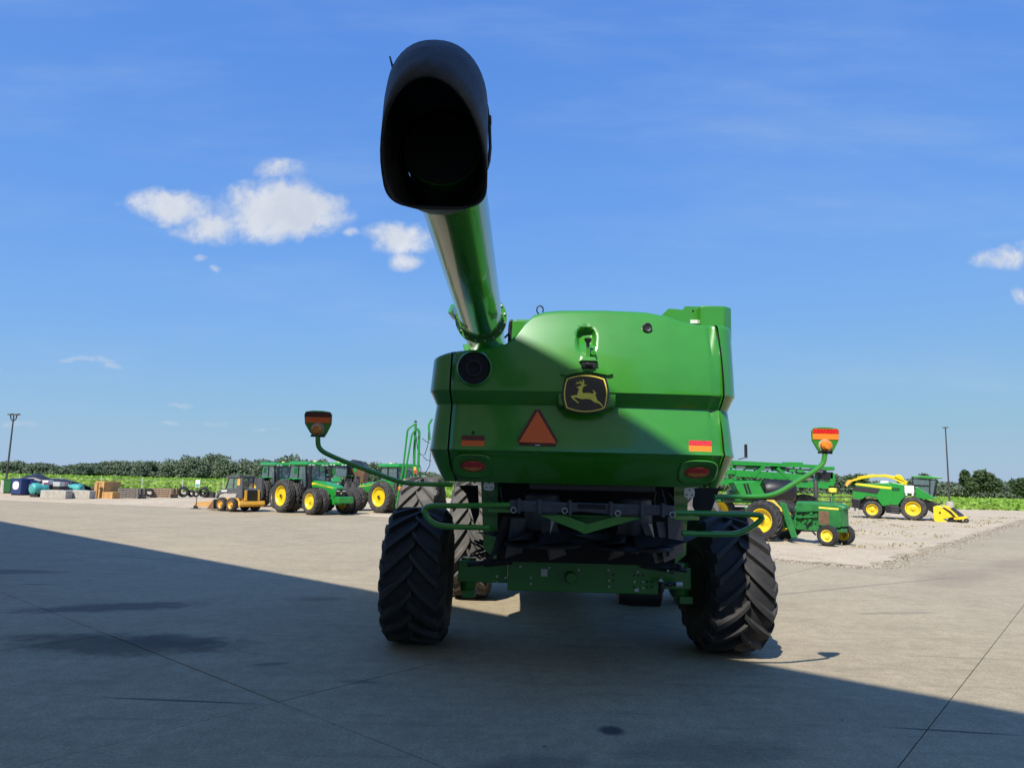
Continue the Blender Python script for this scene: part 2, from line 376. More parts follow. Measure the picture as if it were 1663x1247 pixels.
# dirt margin right of the road and the crop field
FN = lambda x: 72 + .02 * x                         # near edge of the field
struct(B().add([(x, y, .03 + dip(y)) for x, y in ((-500, 66), (-43, 69), (51, 77), (90, 82), (500, 95), (900, 460), (-900, 460))], [(0, 1, 6), (1, 2, 6), (2, 5, 6), (2, 3, 5), (3, 4, 5)]).obj('field', 'crop_ground', None, 0))
sheet('gravel_road', ragged([tuple(uv(11.9, 0).to_2d()), tuple(uv(60, 0).to_2d()), (95, 72), (56, 74), tuple(uv(11.9, 90).to_2d())], .1), .004, 'gravel')
n = 52000
yy = 70 + 335 * rng.random(n) ** 2.4; xx = (rng.random(n) * 2 - 1) * (yy * .78 + 5)
keep = yy > 68.5 + .085 * (xx + 43)
xx, yy = xx[keep], yy[keep]; hgt = np.minimum(.55, .12 + (yy - 68.5 - .085 * (xx + 43)) * .06)
C = np.stack([xx, yy, hgt * rng.uniform(.3, 1.1, len(xx)) - 3.0 * np.clip((yy - 70) / 330, 0, 1)], 1)
V, Q = leaves(C, .22 + yy * .0022)
tag(struct(link('crop_plants', npmesh('crop_plants', V, Q, 'leaf_crop')), 'stuff'), 'bright green crop rows filling the far field', 'crop')
# dry and green tufts on the gravel
n = 1700
p = np.stack([rng.uniform(5, 40, n), rng.uniform(19.5, 62, n)], 1)
uu = p[:, 0] * .765 - p[:, 1] * .644; v_ = p[:, 0] * .644 + p[:, 1] * .765
cl_ = np.sin(p[:, 0] * .9 + 2 * np.sin(p[:, 1] * .35)) + np.sin(p[:, 1] * .7 + p[:, 0] * .2) + rng.normal(0, .6, n)
kk = (uu < -5.5) & (v_ > 21.4) & (cl_ > .35); p = p[kk]
C = np.repeat(np.column_stack([p, np.full(len(p), .03)]), 7, 0); C[:, :2] += rng.normal(0, .16, (len(C), 2)); C[:, 2] += rng.random(len(C)) * .05
V, Q = leaves(C, .05, .0)
tag(struct(link('weeds', npmesh('weeds', V, Q, 'leaf_dry')), 'stuff'), 'dry straw and weed tufts scattered over the gravel', 'weeds')
n = 7000
q = np.stack([rng.uniform(-30, 42, n), rng.uniform(19.5, 66, n), np.full(n, .01)], 1)
uu = q[:, 0] * .765 - q[:, 1] * .644; v_ = q[:, 0] * .644 + q[:, 1] * .765
q = q[((uu < -5.6) & (v_ > 21.5) & (q[:, 0] > 3)) | ((q[:, 1] > 40 - .33 * (q[:, 0] + 7)) & (q[:, 0] < 1))]
e_ = rng.uniform(0, 70, 5000); f_ = np.abs(rng.normal(0, .35, 5000))          # stones spilt over the slab edge
q2 = np.stack([(-5.1 + f_) * .765 + (20.8 + e_) * .644, -(-5.1 + f_) * .644 + (20.8 + e_) * .765, np.full(5000, .012)], 1)
e_ = rng.uniform(-9, -5, 900); f_ = np.abs(rng.normal(0, .3, 900)); q3 = np.stack([e_ * .765 + (20.8 - f_) * .644, -e_ * .644 + (20.8 - f_) * .765, np.full(900, .012)], 1)
q = np.concatenate([q, q2, q3])
V, Q = leaves(q, .028)
tag(struct(link('gravel_stones', npmesh('gravel_stones', V, Q, 'stone')), 'stuff'), 'loose pale stones scattered on the gravel lot', 'gravel')

# ------------------------------------------------------------------ woods and trees
def crown(C, rx, rz, n, lobes=7):
    pts = []
    for i in range(lobes):
        a = random.uniform(0, 6.28); rr = random.uniform(.15, .6)
        c = np.array([C[0] + math.cos(a) * rx * rr, C[1] + math.sin(a) * rx * rr, C[2] + random.uniform(-.55, .55) * rz])
        m_ = n // lobes; d = rng.normal(size=(m_, 3)); d /= np.linalg.norm(d, axis=1)[:, None]
        pts.append(c + d * np.array([rx * .55, rx * .55, rz * .48]) * (rng.random((m_, 1)) ** .3))
    return np.concatenate(pts)
P_ = []
def wood(x0, x1, Y, hfun, nt_, n=230):
    for i in range(nt_):
        px = x0 + (x1 - x0) * (i + random.random()) / nt_; yy = Y + random.uniform(0, 22)
        g = at(px, 780, yy); h = hfun(px) * random.uniform(.88, 1.07) * (1 + .10 * math.sin(px * .043) + .07 * math.sin(px * .11 + 1)); zb_ = dip(yy)
        P_.append(crown((g.x, yy, zb_ + h * .56), random.uniform(4.5, 7.5), h * .5, n, 11))
        P_.append(crown((g.x + random.uniform(-3, 3), yy - 4, zb_ + h * .25), 4.2, h * .28, n // 2, 5))
def hl(px): return np.interp(px, [-100, 0, 90, 150, 250, 330, 420, 520, 600, 700, 760], [6.6, 6.9, 6.3, 8.2, 10.0, 12.2, 12.4, 12.2, 11.5, 7.5, 7.0])
def hr(px): return np.interp(px, [1150, 1370, 1440, 1500, 1560, 1600, 1663, 1800], [8, 8.6, 7.6, 8.6, 7.4, 8.2, 8.6, 9])
wood(-120, 790, 385, hl, 190, 700); wood(1130, 1800, 320, hr, 120, 560)
C = np.concatenate(P_); V, Q = leaves(C, np.full(len(C), .62))
tag(struct(link('woodland', npmesh('woodland', V, Q, 'leaf_wood')), 'stuff'), 'far dark green woodland running along the horizon', 'woodland')
def tree(loc, h, rx, label, grp, n=1300, lo=.3):
    t = thing('tree', label, 'tree', loc, 0, grp)
    bb = B(); bb.tube([(0, 0, 0), (.05 * h, 0, .35 * h), (0, .02 * h, .75 * h)], .1, 7, rs=[.03 * h, .02 * h, .008 * h])
    for i in range(5):
        a = random.uniform(0, 6.28); z = random.uniform(.3, .6) * h
        bb.tube([(.03 * h, 0, z), (math.cos(a) * rx * .6, math.sin(a) * rx * .6, z + .2 * h)], .1, 5, rs=[.013 * h, .004 * h])
    bb.obj('trunk', 'bark', t)
    Cc = crown((0, 0, h * (lo + 1) / 2), rx, h * (1 - lo) / 2 * 1.1, n, 11)
    V, Q = leaves(Cc, np.full(len(Cc), .055 * h)); link('crown', npmesh('crown', V, Q, 'leaf_tree'), t)
g = 'taller trees standing before the right-hand woods'
for (px, Y, h, rx, lb) in ((1498, 300, 10.2, 4.6, 'rounded tree rising behind the forage harvester cab'), (1573, 290, 12.2, 2.9, 'narrow tree right of the lamp post, leftmost of the tall trio'),
                           (1592, 292, 12.4, 3.4, 'tall tree in the middle of the trio right of the lamp post'), (1613, 290, 12.8, 3.0, 'tall tree, rightmost of the trio right of the lamp post'),
                           (1660, 295, 9.4, 4.6, 'broad tree at the right edge of the picture'), (1392, 300, 9.6, 5.0, 'low rounded tree above the tip of the yellow spout')):
    q = at(px, 790, Y); tree((q.x, Y, dip(Y)), h, rx, lb, g)
for i, (x, y, h) in enumerate(((20, -38, 14), (27, -34, 12), (35, -36, 15), (44, -30, 13))):
    tree((x, y, 0), h, 4.5, 'broad tree behind the photographer, number %d from the shed' % (i + 1) if False else ['broad tree nearest the shed behind the viewer', 'lower tree second from the shed behind the viewer', 'tallest tree behind the viewer', 'tree farthest from the shed behind the viewer'][i], 'trees behind the viewer', 1500, .12)

# ------------------------------------------------------------------ shed behind the viewer (casts the big shade)
HB = 12.5
sh = gnd(0, 848) - Vector((.355 * HB, .84 * HB, 0))
ed = (gnd(1663, 1165) - gnd(0, 848)).normalized()
t1 = (4.6 - sh.x) / ed.x
shed = thing('machine_shed', 'tall pale metal shed behind the viewer, shading the pavement', 'shed', sh, math.atan2(ed.y, ed.x))
bb = B(); LN = t1 + 45; bb.box(-45, t1, -34, -.25, 0, HB); bb.obj('wall', 'siding', shed, 0)
B().box(-45.4, t1 + .15, -34.4, 0, HB, HB + .22).obj('roof', 'roofing', shed, 0)
for i in range(int(LN / .6)): B().box(-45 + i * .6, -45 + i * .6 + .08, -.245, -.2, .1, HB - .01).obj('siding_rib', 'siding', shed, 0)
for i in range(5): 
    x = t1 - 11 - i * 9; B().box(x, x + 6, -.19, -.13, 0, 5.5).obj('door', 'siding', shed, 0)

# ------------------------------------------------------------------ wheels
WC = {}
def tyre_mesh(Rr, w, rim, n, dr, m, lh=.05, lw=.085, sweep=.55):
    key = ('t', Rr, w, rim, n, dr, m)
    if key in WC: return WC[key]
    bb = B(); R0 = Rr - lh; cr = .03
    prof = [(rim, .40 * w), (rim + .02, .44 * w), (rim + .35 * (R0 - rim), .52 * w), (rim + .65 * (R0 - rim), .53 * w), (R0 - .10 * Rr * .8, .50 * w), (R0 - .03, .46 * w), (R0 - .008, .3 * w), (R0, 0)]
    prof = prof + [(a, -b_) for a, b_ in prof[-2::-1]]
    bb.lathe(prof, 56, ax='y')
    if n:
        for sd in (-1, 1):
            for i in range(n):
                ph0 = 2 * math.pi * (i + (.5 if sd > 0 else 0)) / n; rings = []
                for j in range(7):
                    t = j / 6; y = sd * w * (-.03 + .55 * t); ph = ph0 - dr * sweep * (t ** .85) * (.62 if t > .9 else 1 if False else 1)
                    rb = R0 - .03 * (abs(y) / (.5 * w)) ** 2 - .012; rt = Rr - cr * (abs(y) / (.5 * w)) ** 3
                    if j == 6: rt = R0 - .05 * Rr; rb = rt - .05
                    hw_ = lw * (.55 + .25 * t) ; k1 = 1.25
                    P2 = lambda r_, s_: (r_ * math.sin(ph + s_ / r_), y, r_ * math.cos(ph + s_ / r_))
                    rings.append([P2(rb, -hw_ * k1), P2(rt, -hw_ * .75), P2(rt, hw_ * .75), P2(rb, hw_ * k1)])
                bb.loft(rings)
    else:
        for y in (-.3, -.1, .1, .3): bb.lathe([(R0 - .005, (y - .06) * w), (Rr, (y - .05) * w), (Rr, (y + .05) * w), (R0 - .005, (y + .06) * w)], 40)
    WC[key] = bb.mesh('tyre', m, 40); return WC[key]
def rim_mesh(rim, w, m, dish=.12):
    key = ('r', rim, w, m, dish)
    if key in WC: return WC[key]
    bb = B(); a = w * .42
    bb.lathe([(.001, a - dish + .07), (.09, a - dish + .07), (.10, a - dish), (.2 * rim + .06, a - dish), (.55 * rim, a - dish - .05), (.80 * rim, a - dish - .02), (.88 * rim, a - .05), (.94 * rim, a - .01), (rim * 1.03, a), (rim * 1.03, -a), (.9 * rim, -a), (.8 * rim, 0), (.1, 0)], 32)
    for i in range(8):
        q = i * math.pi / 4; bb.lathe([(.001, a - dish + .03), (.018, a - dish + .03), (.018, a - dish - .03)], 6, (.16 * rim * 1.6 * math.sin(q), 0, .16 * rim * 1.6 * math.cos(q)))
    WC[key] = bb.mesh('wheel', m, 40); return WC[key]
def wheel(par, x, y, Rr, w, rim, side, n, dr, tm='rubber_mid', rm='yellow', base=0.0, dish=.12, lw=.085, sweep=.55, lh=.05):
    o = link('wheel', rim_mesh(rim, w, rm, dish), par); o.location = (x, y, Rr); o.rotation_euler = (random.uniform(0, 1), 0, 0)
    o.rotation_euler = Euler((0, random.uniform(0, 6), base + (0 if side > 0 else math.pi)))
    link('tyre', tyre_mesh(Rr, w, rim, n, dr, tm, lh, lw, sweep), o)
    return o

# ------------------------------------------------------------------ the combine harvester
CB = Vector((.78, 9.4, 0)); CY = R(-1.2)
cmbn = thing('combine_harvester', 'large green combine harvester seen from behind with its unloading auger folded back', 'combine', CB, CY)
Minv = (Matrix.Translation(CB) @ Matrix.Rotation(CY, 4, 'Z')).inverted()
def L(px, py, Y): return Minv @ at(px, py, Y)
Y0 = -2.3                                            # rear plane, local
hw, Rc, Dp = 1.585, .30, 2.3
zB, zL, zN0, zN1 = L(950, 787, 7.3).z, L(950, 736, 7.1).z, L(950, 660, 7.2).z, L(950, 637, 7.1).z
tops = [(700, 577), (728, 572), (770, 569), (800, 567), (822, 560), (838, 545), (852, 525), (866, 511), (885, 505), (910, 503), (980, 503), (1050, 506), (1085, 513), (1108, 522), (1135, 527), (1200, 530)]
tx = [L(a, b_, 7.3).x for a, b_ in tops]; tz = [L(a, b_, 7.3).z for a, b_ in tops]
def ztop(x): return float(np.interp(x, tx, tz))
def sm_(a, b_, x): t = min(1, max(0, (x - a) / (b_ - a))); return t * t * (3 - 2 * t)
capc = L(953, 552, 7.12)
def dcap(x, z):                                      # dent behind the camera bracket
    dx = abs(x - capc.x); dz = max(0, abs(z - capc.z) - .06); d = math.hypot(dx, dz)
    return .10 * (1 - sm_(.065, .108, d)) * sm_(-.16, .10, z - capc.z)
def dprof(z, zt):                                    # inset of the shell at height z
    if z <= zL: return .30 * ((zL - z) / (zL - zB)) ** 1.15 + .012
    if z <= zN0: return .0 + .10 * ((z - zL) / (zN0 - zL)) ** 1.3
    if z <= zN1: return .10 - .125 * (z - zN0) / (zN1 - zN0)
    return -.025 + .19 * (max(0, z - zN1) / .82) ** 1.7
def bow(x): return .10 * (abs(x) / hw) ** 2.2
def surf(x, z): return Y0 + bow(x) + dprof(z, ztop(x)) + dcap(x, z)
OUT = []                                             # plan outline (x, y, nx, ny): nx,ny point outwards
for i in range(7): OUT.append((-hw, Dp - (Dp - Rc - .08) * i / 7, -1, 0))
for i in range(12): a = math.pi / 2 * i / 12; OUT.append((-hw + Rc - Rc * math.cos(a), Rc + .08 - Rc * math.sin(a), -math.cos(a), -math.sin(a)))
NR = 170
for i in range(NR + 1):
    x = -(hw - Rc) + 2 * (hw - Rc) * i / NR; OUT.append((x, bow(x), .12 * (x / hw), -1))
OUT += [(-a, b_, -c, d) for a, b_, c, d in reversed(OUT[:19])]
zl_ = [zB + (zL - zB) * i / 7 for i in range(7)] + [zL - .012, zL, zL + .012] + [zL + .012 + (zN0 - zL - .012) * i / 8 for i in range(1, 9)] + [zN0 + (zN1 - zN0) * i / 4 for i in range(1, 5)]
def column(o, ins):
    x, y, nx, ny = o; zt = ztop(x); ring = []
    zs = zl_ + [zN1 + .012] + [zN1 + (zt - .03 - zN1) * i / 36 for i in range(1, 37)]
    for z in zs:
        d = dprof(z, zt) + ins + (dcap(x, z) if ny < -.9 else 0)
        if abs(z - zL) < .02 and z >= zL: d -= .016
        av = abs(nx) if abs(nx) > .2 else 0
        if z < zL: d = (d - ins) * (1 - .5 * av) + ins
        if z > zN1: d = d * (1 - av) + av * (-.025 + .03 * (z - zN1) / (zt - zN1) + ins)
        elif z > zL: d = (d - ins) * (1 - .5 * av) + ins
        ring.append((x - nx * d, Y0 + y - ny * d, z))
    lx, ly, lz = ring[-1]
    sx_ = -nx if abs(nx) > .2 else 0; sy_ = -ny if ny < -.2 else 0
    for (o_, h_) in ((.012, .016), (.035, .026), (.08, .032), (.45, .045)): ring.append((lx + sx_ * o_, ly + sy_ * o_ + (0 if ny < -.2 else 0), lz + h_))
    return ring
xl, xr = L(731, 650, 7.2).x, L(1172, 650, 7.2).x
groups = {'corner_panel_l': [o for o in OUT if o[0] < xl - .009], 'rear_hood': [o for o in OUT if xl + .009 < o[0] < xr - .009], 'corner_panel_r': [o for o in OUT if o[0] > xr + .009]}
def onx(x): return (x, bow(x), .12 * x / hw, -1)
groups['corner_panel_l'].append(onx(xl - .009)); groups['rear_hood'] = [onx(xl + .009)] + groups['rear_hood'] + [onx(xr - .009)]; groups['corner_panel_r'].insert(0, onx(xr + .009))
for nm, os_ in groups.items():
    bb = B(); bb.loft([column(o, 0) for o in os_], False, False, closed=False)
    bb.obj('rear_hood' if nm == 'rear_hood' else 'corner_panel', 'green', cmbn, 32)
    if nm == 'rear_hood': pass
bb = B(); bb.loft([column(o, .05) for o in OUT[::2]], False, False, closed=False); bb.obj('inner_shell', 'black_matte', cmbn, 30)
B().box(-hw + .12, hw - .12, Y0 + .75, Y0 + .8, zB - .0, 3.3).obj('bulkhead', 'black_matte', cmbn, 0)

def decal(poly, m, eps, name, parent, dep=7.15, thick=.012):
    pts = []
    for (a, b_) in poly: q = L(a, b_, dep); pts.append((q.x, surf(q.x, q.z) - eps, q.z))
    return B().prism(pts, (0, thick, 0)).obj(name, m, parent, 0)
def arc(pts, bul, n=8):                              # closed outline of bulging sides between corners
    out = []
    c = Vector((sum(p[0] for p in pts) / len(pts), sum(p[1] for p in pts) / len(pts)))
    for i in range(len(pts)):
        a, b_ = Vector(pts[i]), Vector(pts[(i + 1) % len(pts)]); md = (a + b_) / 2; md = md + (md - c).normalized() * bul[i] * 2
        for j in range(n): t = j / n; out.append((1 - t) ** 2 * a + 2 * t * (1 - t) * md + t * t * b_)
    return out
# emblem: housing, black shield, yellow border, leaping deer
def E2(cx_, cy_): return (910 + cx_ * 85 / 1413, 600 + cy_ * 75 / 1247)
ez = -.10
def epl(pts, yo): 
    o = []
    for p in pts: q = L(p[0], p[1], 7.05); o.append((q.x, Y0 - .035 + yo + (q.z - L(953, 640, 7.05).z) * .06, q.z))
    return o
hous = arc([(914, 604), (992, 605), (999, 658), (909, 656)], [8, 4, 6, 4], 6)
bb = B(); hc = Vector((953, 637))
rings = [epl([hc + (p - hc) * s for p in hous], yo) for s, yo in ((1.10, .17), (1.06, .10), (1.015, .035), (1.0, .025))]
bb.loft(rings, False, True); hs = bb.obj('emblem_housing', 'green', cmbn, 30)
B().loft([epl(q, y) for q, y in (([(907, 607), (920, 599), (953, 592), (985, 599), (1000, 607), (990, 610), (953, 601), (916, 610)], .09), ([(912, 607), (922, 601), (953, 595), (983, 601), (995, 607), (988, 609), (953, 602), (918, 609)], -.02))], True, True).obj('hood_lip', 'green', hs, 30)
shp = [E2(*p) for p in ((180, 238), (1195, 248), (1195, 1050), (170, 1040))]
sho = arc(shp, [6.0, 4.6, 6.0, 4.6], 8); sc_ = Vector(E2(685, 640))
emb = B().loft([epl([sc_ + (p - sc_) * s for p in sho], y) for s, y in ((1.10, .03), (1.09, .004), (1.06, 0.0))], False, True).obj('emblem', 'emblem_black', cmbn, 30)
bb = B(); a = epl(sho, -.004); b2 = epl([sc_ + (p - sc_) * .945 for p in sho], -.004); n = len(a)
bb.add(a + b2, [(i, (i + 1) % n, (i + 1) % n + n, i + n) for i in range(n)]); bb.obj('emblem_border', 'emblem_yellow', emb, 0, solid=.003)
deer = [(430, 480), (480, 455), (550, 432), (585, 395), (560, 375), (500, 372), (400, 395), (445, 357), (470, 345), (425, 318), (485, 335), (540, 347), (540, 322), (495, 268), (560, 308), (592, 350), (612, 330), (610, 290), (585, 240), (640, 283), (656, 340), (640, 395), (665, 405), (728, 400), (685, 440), (625, 452), (606, 520), (590, 595), (622, 630), (750, 628), (860, 645), (905, 640), (892, 590), (868, 540), (930, 580), (975, 660), (942, 672), (970, 740), (1000, 830), (1060, 875), (1100, 910), (1172, 1030), (1140, 1012), (1080, 945), (1000, 900), (930, 885), (860, 840), (810, 797), (700, 790), (580, 795), (500, 775), (440, 752), (362, 755), (405, 802), (500, 888), (492, 910), (430, 870), (340, 795), (280, 720), (330, 700), (462, 680), (470, 620), (495, 560), (505, 505), (470, 495)]
B().prism(epl([E2(*p) for p in deer], -.005), (0, .004, 0)).obj('emblem_deer', 'emblem_yellow', emb, 0)
# warning triangle, reflectors
tri = decal([(869, 664), (877, 664), (906, 716), (902, 725), (844, 723), (840, 714)], 'reflector_red', .012, 'warning_triangle', cmbn)
decal([(873, 667), (903, 720), (843, 718)], 'orange', .017, 'triangle_centre', tri)
decal([(869, 722.2), (877, 722.4), (877, 724), (869, 723.8)], 'zinc', .018, 'triangle_tag', tri)
for (x0, y0, m2) in ((749, 706, 'orange'), (1118, 715, 'reflector_orange')):  # left reflector coloured as shaded, right one as sunlit
    rf = decal([(x0 + .5, y0), (x0 + 37, y0 + 1), (x0 + 38, y0 + 9), (x0, y0 + 8)], 'reflector_red' if x0 < 900 else 'lens_red', .006, 'reflector', cmbn)  # dark red on the shaded side, bright red on the sunlit side
    decal([(x0, y0 + 8.3), (x0 + 37.5, y0 + 9.3), (x0 + 37, y0 + 19), (x0, y0 + 18)], m2, .006, 'reflector_band', rf)
# exhaust outlet, camera, hole
def ringy(c, prof, name, m, par, n=28, sm=40): return B().lathe([(r_, h_) for r_, h_ in prof], n, c, 'y').obj(name, m, par, sm)
q = L(771, 600, 7.2); c = (q.x, surf(q.x, q.z), q.z)
c = (c[0], c[1] - .03, c[2]); ex = ringy(c, [(.19, .09), (.183, -.02), (.172, -.035), (.166, -.03), (.16, .004)], 'exhaust_bezel', 'green', cmbn)
ringy(c, [(.165, -.02), (.155, -.006), (.001, -.006)], 'exhaust_dark_disc', 'black_matte', ex)  # black disc stands in for the darkness of a recess
ringy(c, [(.085, -.006), (.085, -.026), (.065, -.026), (.06, -.008)], 'exhaust_ring', 'black', ex)
q = L(1051, 532, 7.2); c = (q.x, surf(q.x, q.z), q.z)
ringy(c, [(.05, .01), (.05, -.03), (.042, -.035), (.03, -.03), (.001, -.03)], 'rear_camera', 'black', cmbn)
q = L(768, 702, 7.15); c = (q.x, surf(q.x, q.z), q.z); ringy(c, [(.016, .01), (.016, -.004), (.001, -.004)], 'plug', 'black', cmbn, 12)
# bracket with work camera above the emblem
q = L(955, 582, 7.05); yb = surf(q.x, q.z)
br_ = B().loft([[(q.x - .10, yb + .05, q.z - .02), (q.x + .12, yb + .05, q.z - .02), (q.x + .09, yb + .05, q.z + .05), (q.x - .07, yb + .05, q.z + .05)], [(q.x - .075, yb - .10, q.z - .03), (q.x + .085, yb - .10, q.z - .03), (q.x + .07, yb - .09, q.z + .01), (q.x - .055, yb - .09, q.z + .01)]]).obj('camera_bracket', 'green', cmbn, 0, .006)
bb = B(); bb.box(q.x - .065, q.x + .075, yb - .085, yb + .02, q.z - .10, q.z - .03); bb.box(q.x - .03, q.x + .04, yb - .11, yb, q.z - .08, q.z - .05); bb.obj('bracket_latch', 'black', br_, 30, .006)
bb = B(); bb.box(q.x - .02, q.x + .022, yb - .05, yb - .02, q.z + .0, q.z + .12); bb.obj('bracket_post', 'green', br_, 0, .003)
bb = B(); bb.lathe([(.001, .21), (.038, .21), (.036, .19), (.018, .16), (.016, .10), (.001, .10)], 12, (q.x, yb - .035, q.z), 'z'); bb.obj('work_lamp', 'black', br_, 30)
bb = B(); bb.lathe([(.001, -.03), (.028, -.028), (.03, .01), (.001, .012)], 10, (q.x + .055, yb - .02, q.z + .065), 'y'); bb.obj('bracket_knob', 'green', br_, 30)
# tail lamps
def rrect(cx_, cz_, a, b_, p=3.2, n=32):
    o = []
    for i in range(n):
        t = 2 * math.pi * i / n; c_, s_ = math.cos(t), math.sin(t)
        o.append((cx_ + a * math.copysign(abs(c_) ** (2 / p), c_), cz_ + b_ * math.copysign(abs(s_) ** (2 / p), s_)))
    return o
for (px, py) in ((767, 757), (1135, 767)):
    q = L(px, py, 7.2)
    def rg(a, b_, e, p=3.2): return [(x, surf(q.x, z) - e, z) for x, z in rrect(q.x, q.z, a, b_, p)]
    bz = B().loft([rg(.205, .128, -.03), rg(.20, .122, .022), rg(.188, .11, .034), rg(.17, .095, .03), rg(.135, .066, .004, 2.4), rg(.125, .058, -.004, 2.2)], False, True).obj('lamp_bezel', 'green', cmbn, 40)
    tl = B().loft([rg(.126, .056, -.01, 2.2), rg(.122, .053, .012, 2.2), rg(.10, .042, .022, 2.2)], False, True).obj('tail_lamp', 'lens_red', bz, 40)
    pts = [(x, surf(q.x, z) - .0235, z) for x, z in rrect(q.x, q.z, .10, .042, 2.2) if z < q.z - .008]
    B().prism(pts, (0, .008, 0)).obj('turn_lens', 'lens_amber', tl, 0)
# things on the roof deck
bb = B(); a = L(1136, 497, 7.5); b_ = L(1194, 530, 7.5)
rings = []
for z in (b_.z - .15, a.z - .03, a.z): rings.append([(x, y, z + (.0)) for x, y in [(a.x, -1.9), (b_.x - .12, -1.9), (b_.x - .03, -1.82), (b_.x, -1.7), (b_.x, -.2), (a.x, -.2)]])
bb.loft(rings); bb.obj('air_duct', 'green', cmbn, 25, .012)
p0, p1 = L(1110, 500, 7.7), L(1136, 526, 7.7)
bb = B(); bb.sideprism([(p0.x - .28, p1.z - .1), (p0.x - .28, p1.z + .05), (p0.x - .18, p0.z - .03), (p0.x - .02, p0.z - .04), (p0.x, p0.z), (p1.x, p0.z), (p1.x, p1.z - .1)], -1.75, -1.7); ab = bb.obj('duct_bracket', 'green', cmbn, 0)
B().lathe([(.001, -1.755), (.012, -1.755), (.012, -1.74)], 8, ((p0.x + p1.x) / 2, 0, p0.z - .05), 'y').obj('slot', 'black_matte', ab)
q = L(1127, 521, 7.6); B().box(q.x - .04, q.x + .05, -1.78, -1.77, q.z - .03, q.z + .01).obj('sticker', 'white', ab, 0)
bb = B(); q = L(843, 530, 8.0); bb.box(q.x - .08, q.x + .10, -1.45, -1.2, q.z - .2, q.z + .06); bb.box(q.x - .03, q.x + .16, -1.35, -1.1, q.z + .0, q.z + .1); bb.obj('tank_rail', 'green', cmbn, 0, .01)
bb = B(); q = L(828, 540, 8.0); bb.tube(bez([(q.x, -1.4, q.z - .15), (q.x, -1.4, q.z + .12), (q.x + .03, -1.4, q.z + .15)]), .022, 8); bb.tube([(q.x - .06, -1.4, q.z - .06), (q.x, -1.4, q.z)], .012, 6); bb.obj('deck_hose', 'black', cmbn)
q = L(877, 503, 7.4); B().tube([(q.x + .035 * math.cos(t) * 1.0, -2.0, q.z + .045 * math.sin(t)) for t in [i * .5 - .6 for i in range(11)]], .008, 6).obj('hose_loop', 'black', cmbn)
# main body, grain tank, cab (mostly hidden behind the rear hood)
B().box(-1.42, 1.42, -1.15, 4.3, 2.35, 3.2).obj('body', 'green', cmbn, 0, .03)
bb = B(); bb.sideprism([(-.4, 1.55), (.6, 1.15), (3.2, 1.0), (4.3, 1.4), (4.3, 2.34), (-.4, 2.34)], -.98, .98)
bb.v = [(y, x, z) for x, y, z in bb.v]; bb.obj('lower_body', 'green', cmbn, 0, .02)
bb = B(); bb.loft([[(-1.2, -.6, 3.2), (1.2, -.6, 3.2), (1.2, 3.2, 3.2), (-1.2, 3.2, 3.2)], [(-1.45, -.2, 3.85), (1.45, -.2, 3.85), (1.45, 3.4, 3.85), (-1.45, 3.4, 3.85)]]); bb.obj('grain_tank', 'green', cmbn, 0, .02)
cb_ = B().loft([[(-.9, 4.4, 1.7), (.9, 4.4, 1.7), (.85, 5.9, 1.8), (-.85, 5.9, 1.8)], [(-.95, 4.3, 3.45), (.95, 4.3, 3.45), (.9, 6.2, 3.45), (-.9, 6.2, 3.45)]]).obj('cab', 'glass', cmbn, 0)
B().box(-1.05, 1.05, 4.2, 6.35, 3.45, 3.7).obj('cab_roof', 'green', cb_, 0, .04)
for x in (-.95, .95):
    for y in (4.35, 6.0): B().bar((x, y, 1.7), (x, y, 3.44), .08).obj('cab_post', 'black', cb_, 0)
B().sideprism([(3.9, .55), (5.6, .3), (5.6, 1.0), (4.2, 1.6)], -.7, .7).obj('feeder_house', 'green', cmbn, 0).data.transform(Matrix.Rotation(R(90), 4, 'Z') @ Matrix.Scale(-1, 4, (0, 1, 0)))
for pp in ([(744, 788), (776, 788), (778, 835), (771, 852), (757, 802)], [(1128, 792), (1170, 790), (1152, 838), (1138, 846), (1126, 822)]):
    B().prism([L(a, b_, 8.6) for a, b_ in pp], (0, .05, 0)).obj('black_plate', 'black_matte', cmbn, 0)  # black plates added to cover the pale front tyres
# front drive wheels, dual on each side, and their axle
for sd in (-1, 1):
    for xo in (1.50, 2.43): wheel(cmbn, sd * xo, 3.65, 1.05, .68, .55, -sd, 19, -sd, 'rubber_dusty', 'yellow', R(90), lw=.085, sweep=.5, lh=.065)
B().bar((-2.3, 3.65, 1.05), (2.3, 3.65, 1.05), .35).obj('front_axle', 'green', cmbn, 0, .02)
# rear steer wheels
wl = wheel(cmbn, L(680, 1000, 9.4).x - .02, 0, .85, .75, .36, 1, 18, 1, 'rubber', 'yellow', R(90), lw=.072, sweep=.47, lh=.06)
wr = wheel(cmbn, L(1177, 1000, 9.4).x - .03, 0, .85, .77, .36, -1, 18, -1, 'rubber', 'yellow', R(90), lw=.072, sweep=.47, lh=.06)
for w_ in (wl, wr): B().lathe([(.001, -.345), (.37, -.345), (.388, -.33), (.38, -.1)], 28).obj('rim_black_disc', 'black_matte', w_, 30)  # black disc added to darken the yellow rim's inner face
wl.rotation_euler[2] += R(0.5); wr.rotation_euler[2] += R(4.5)
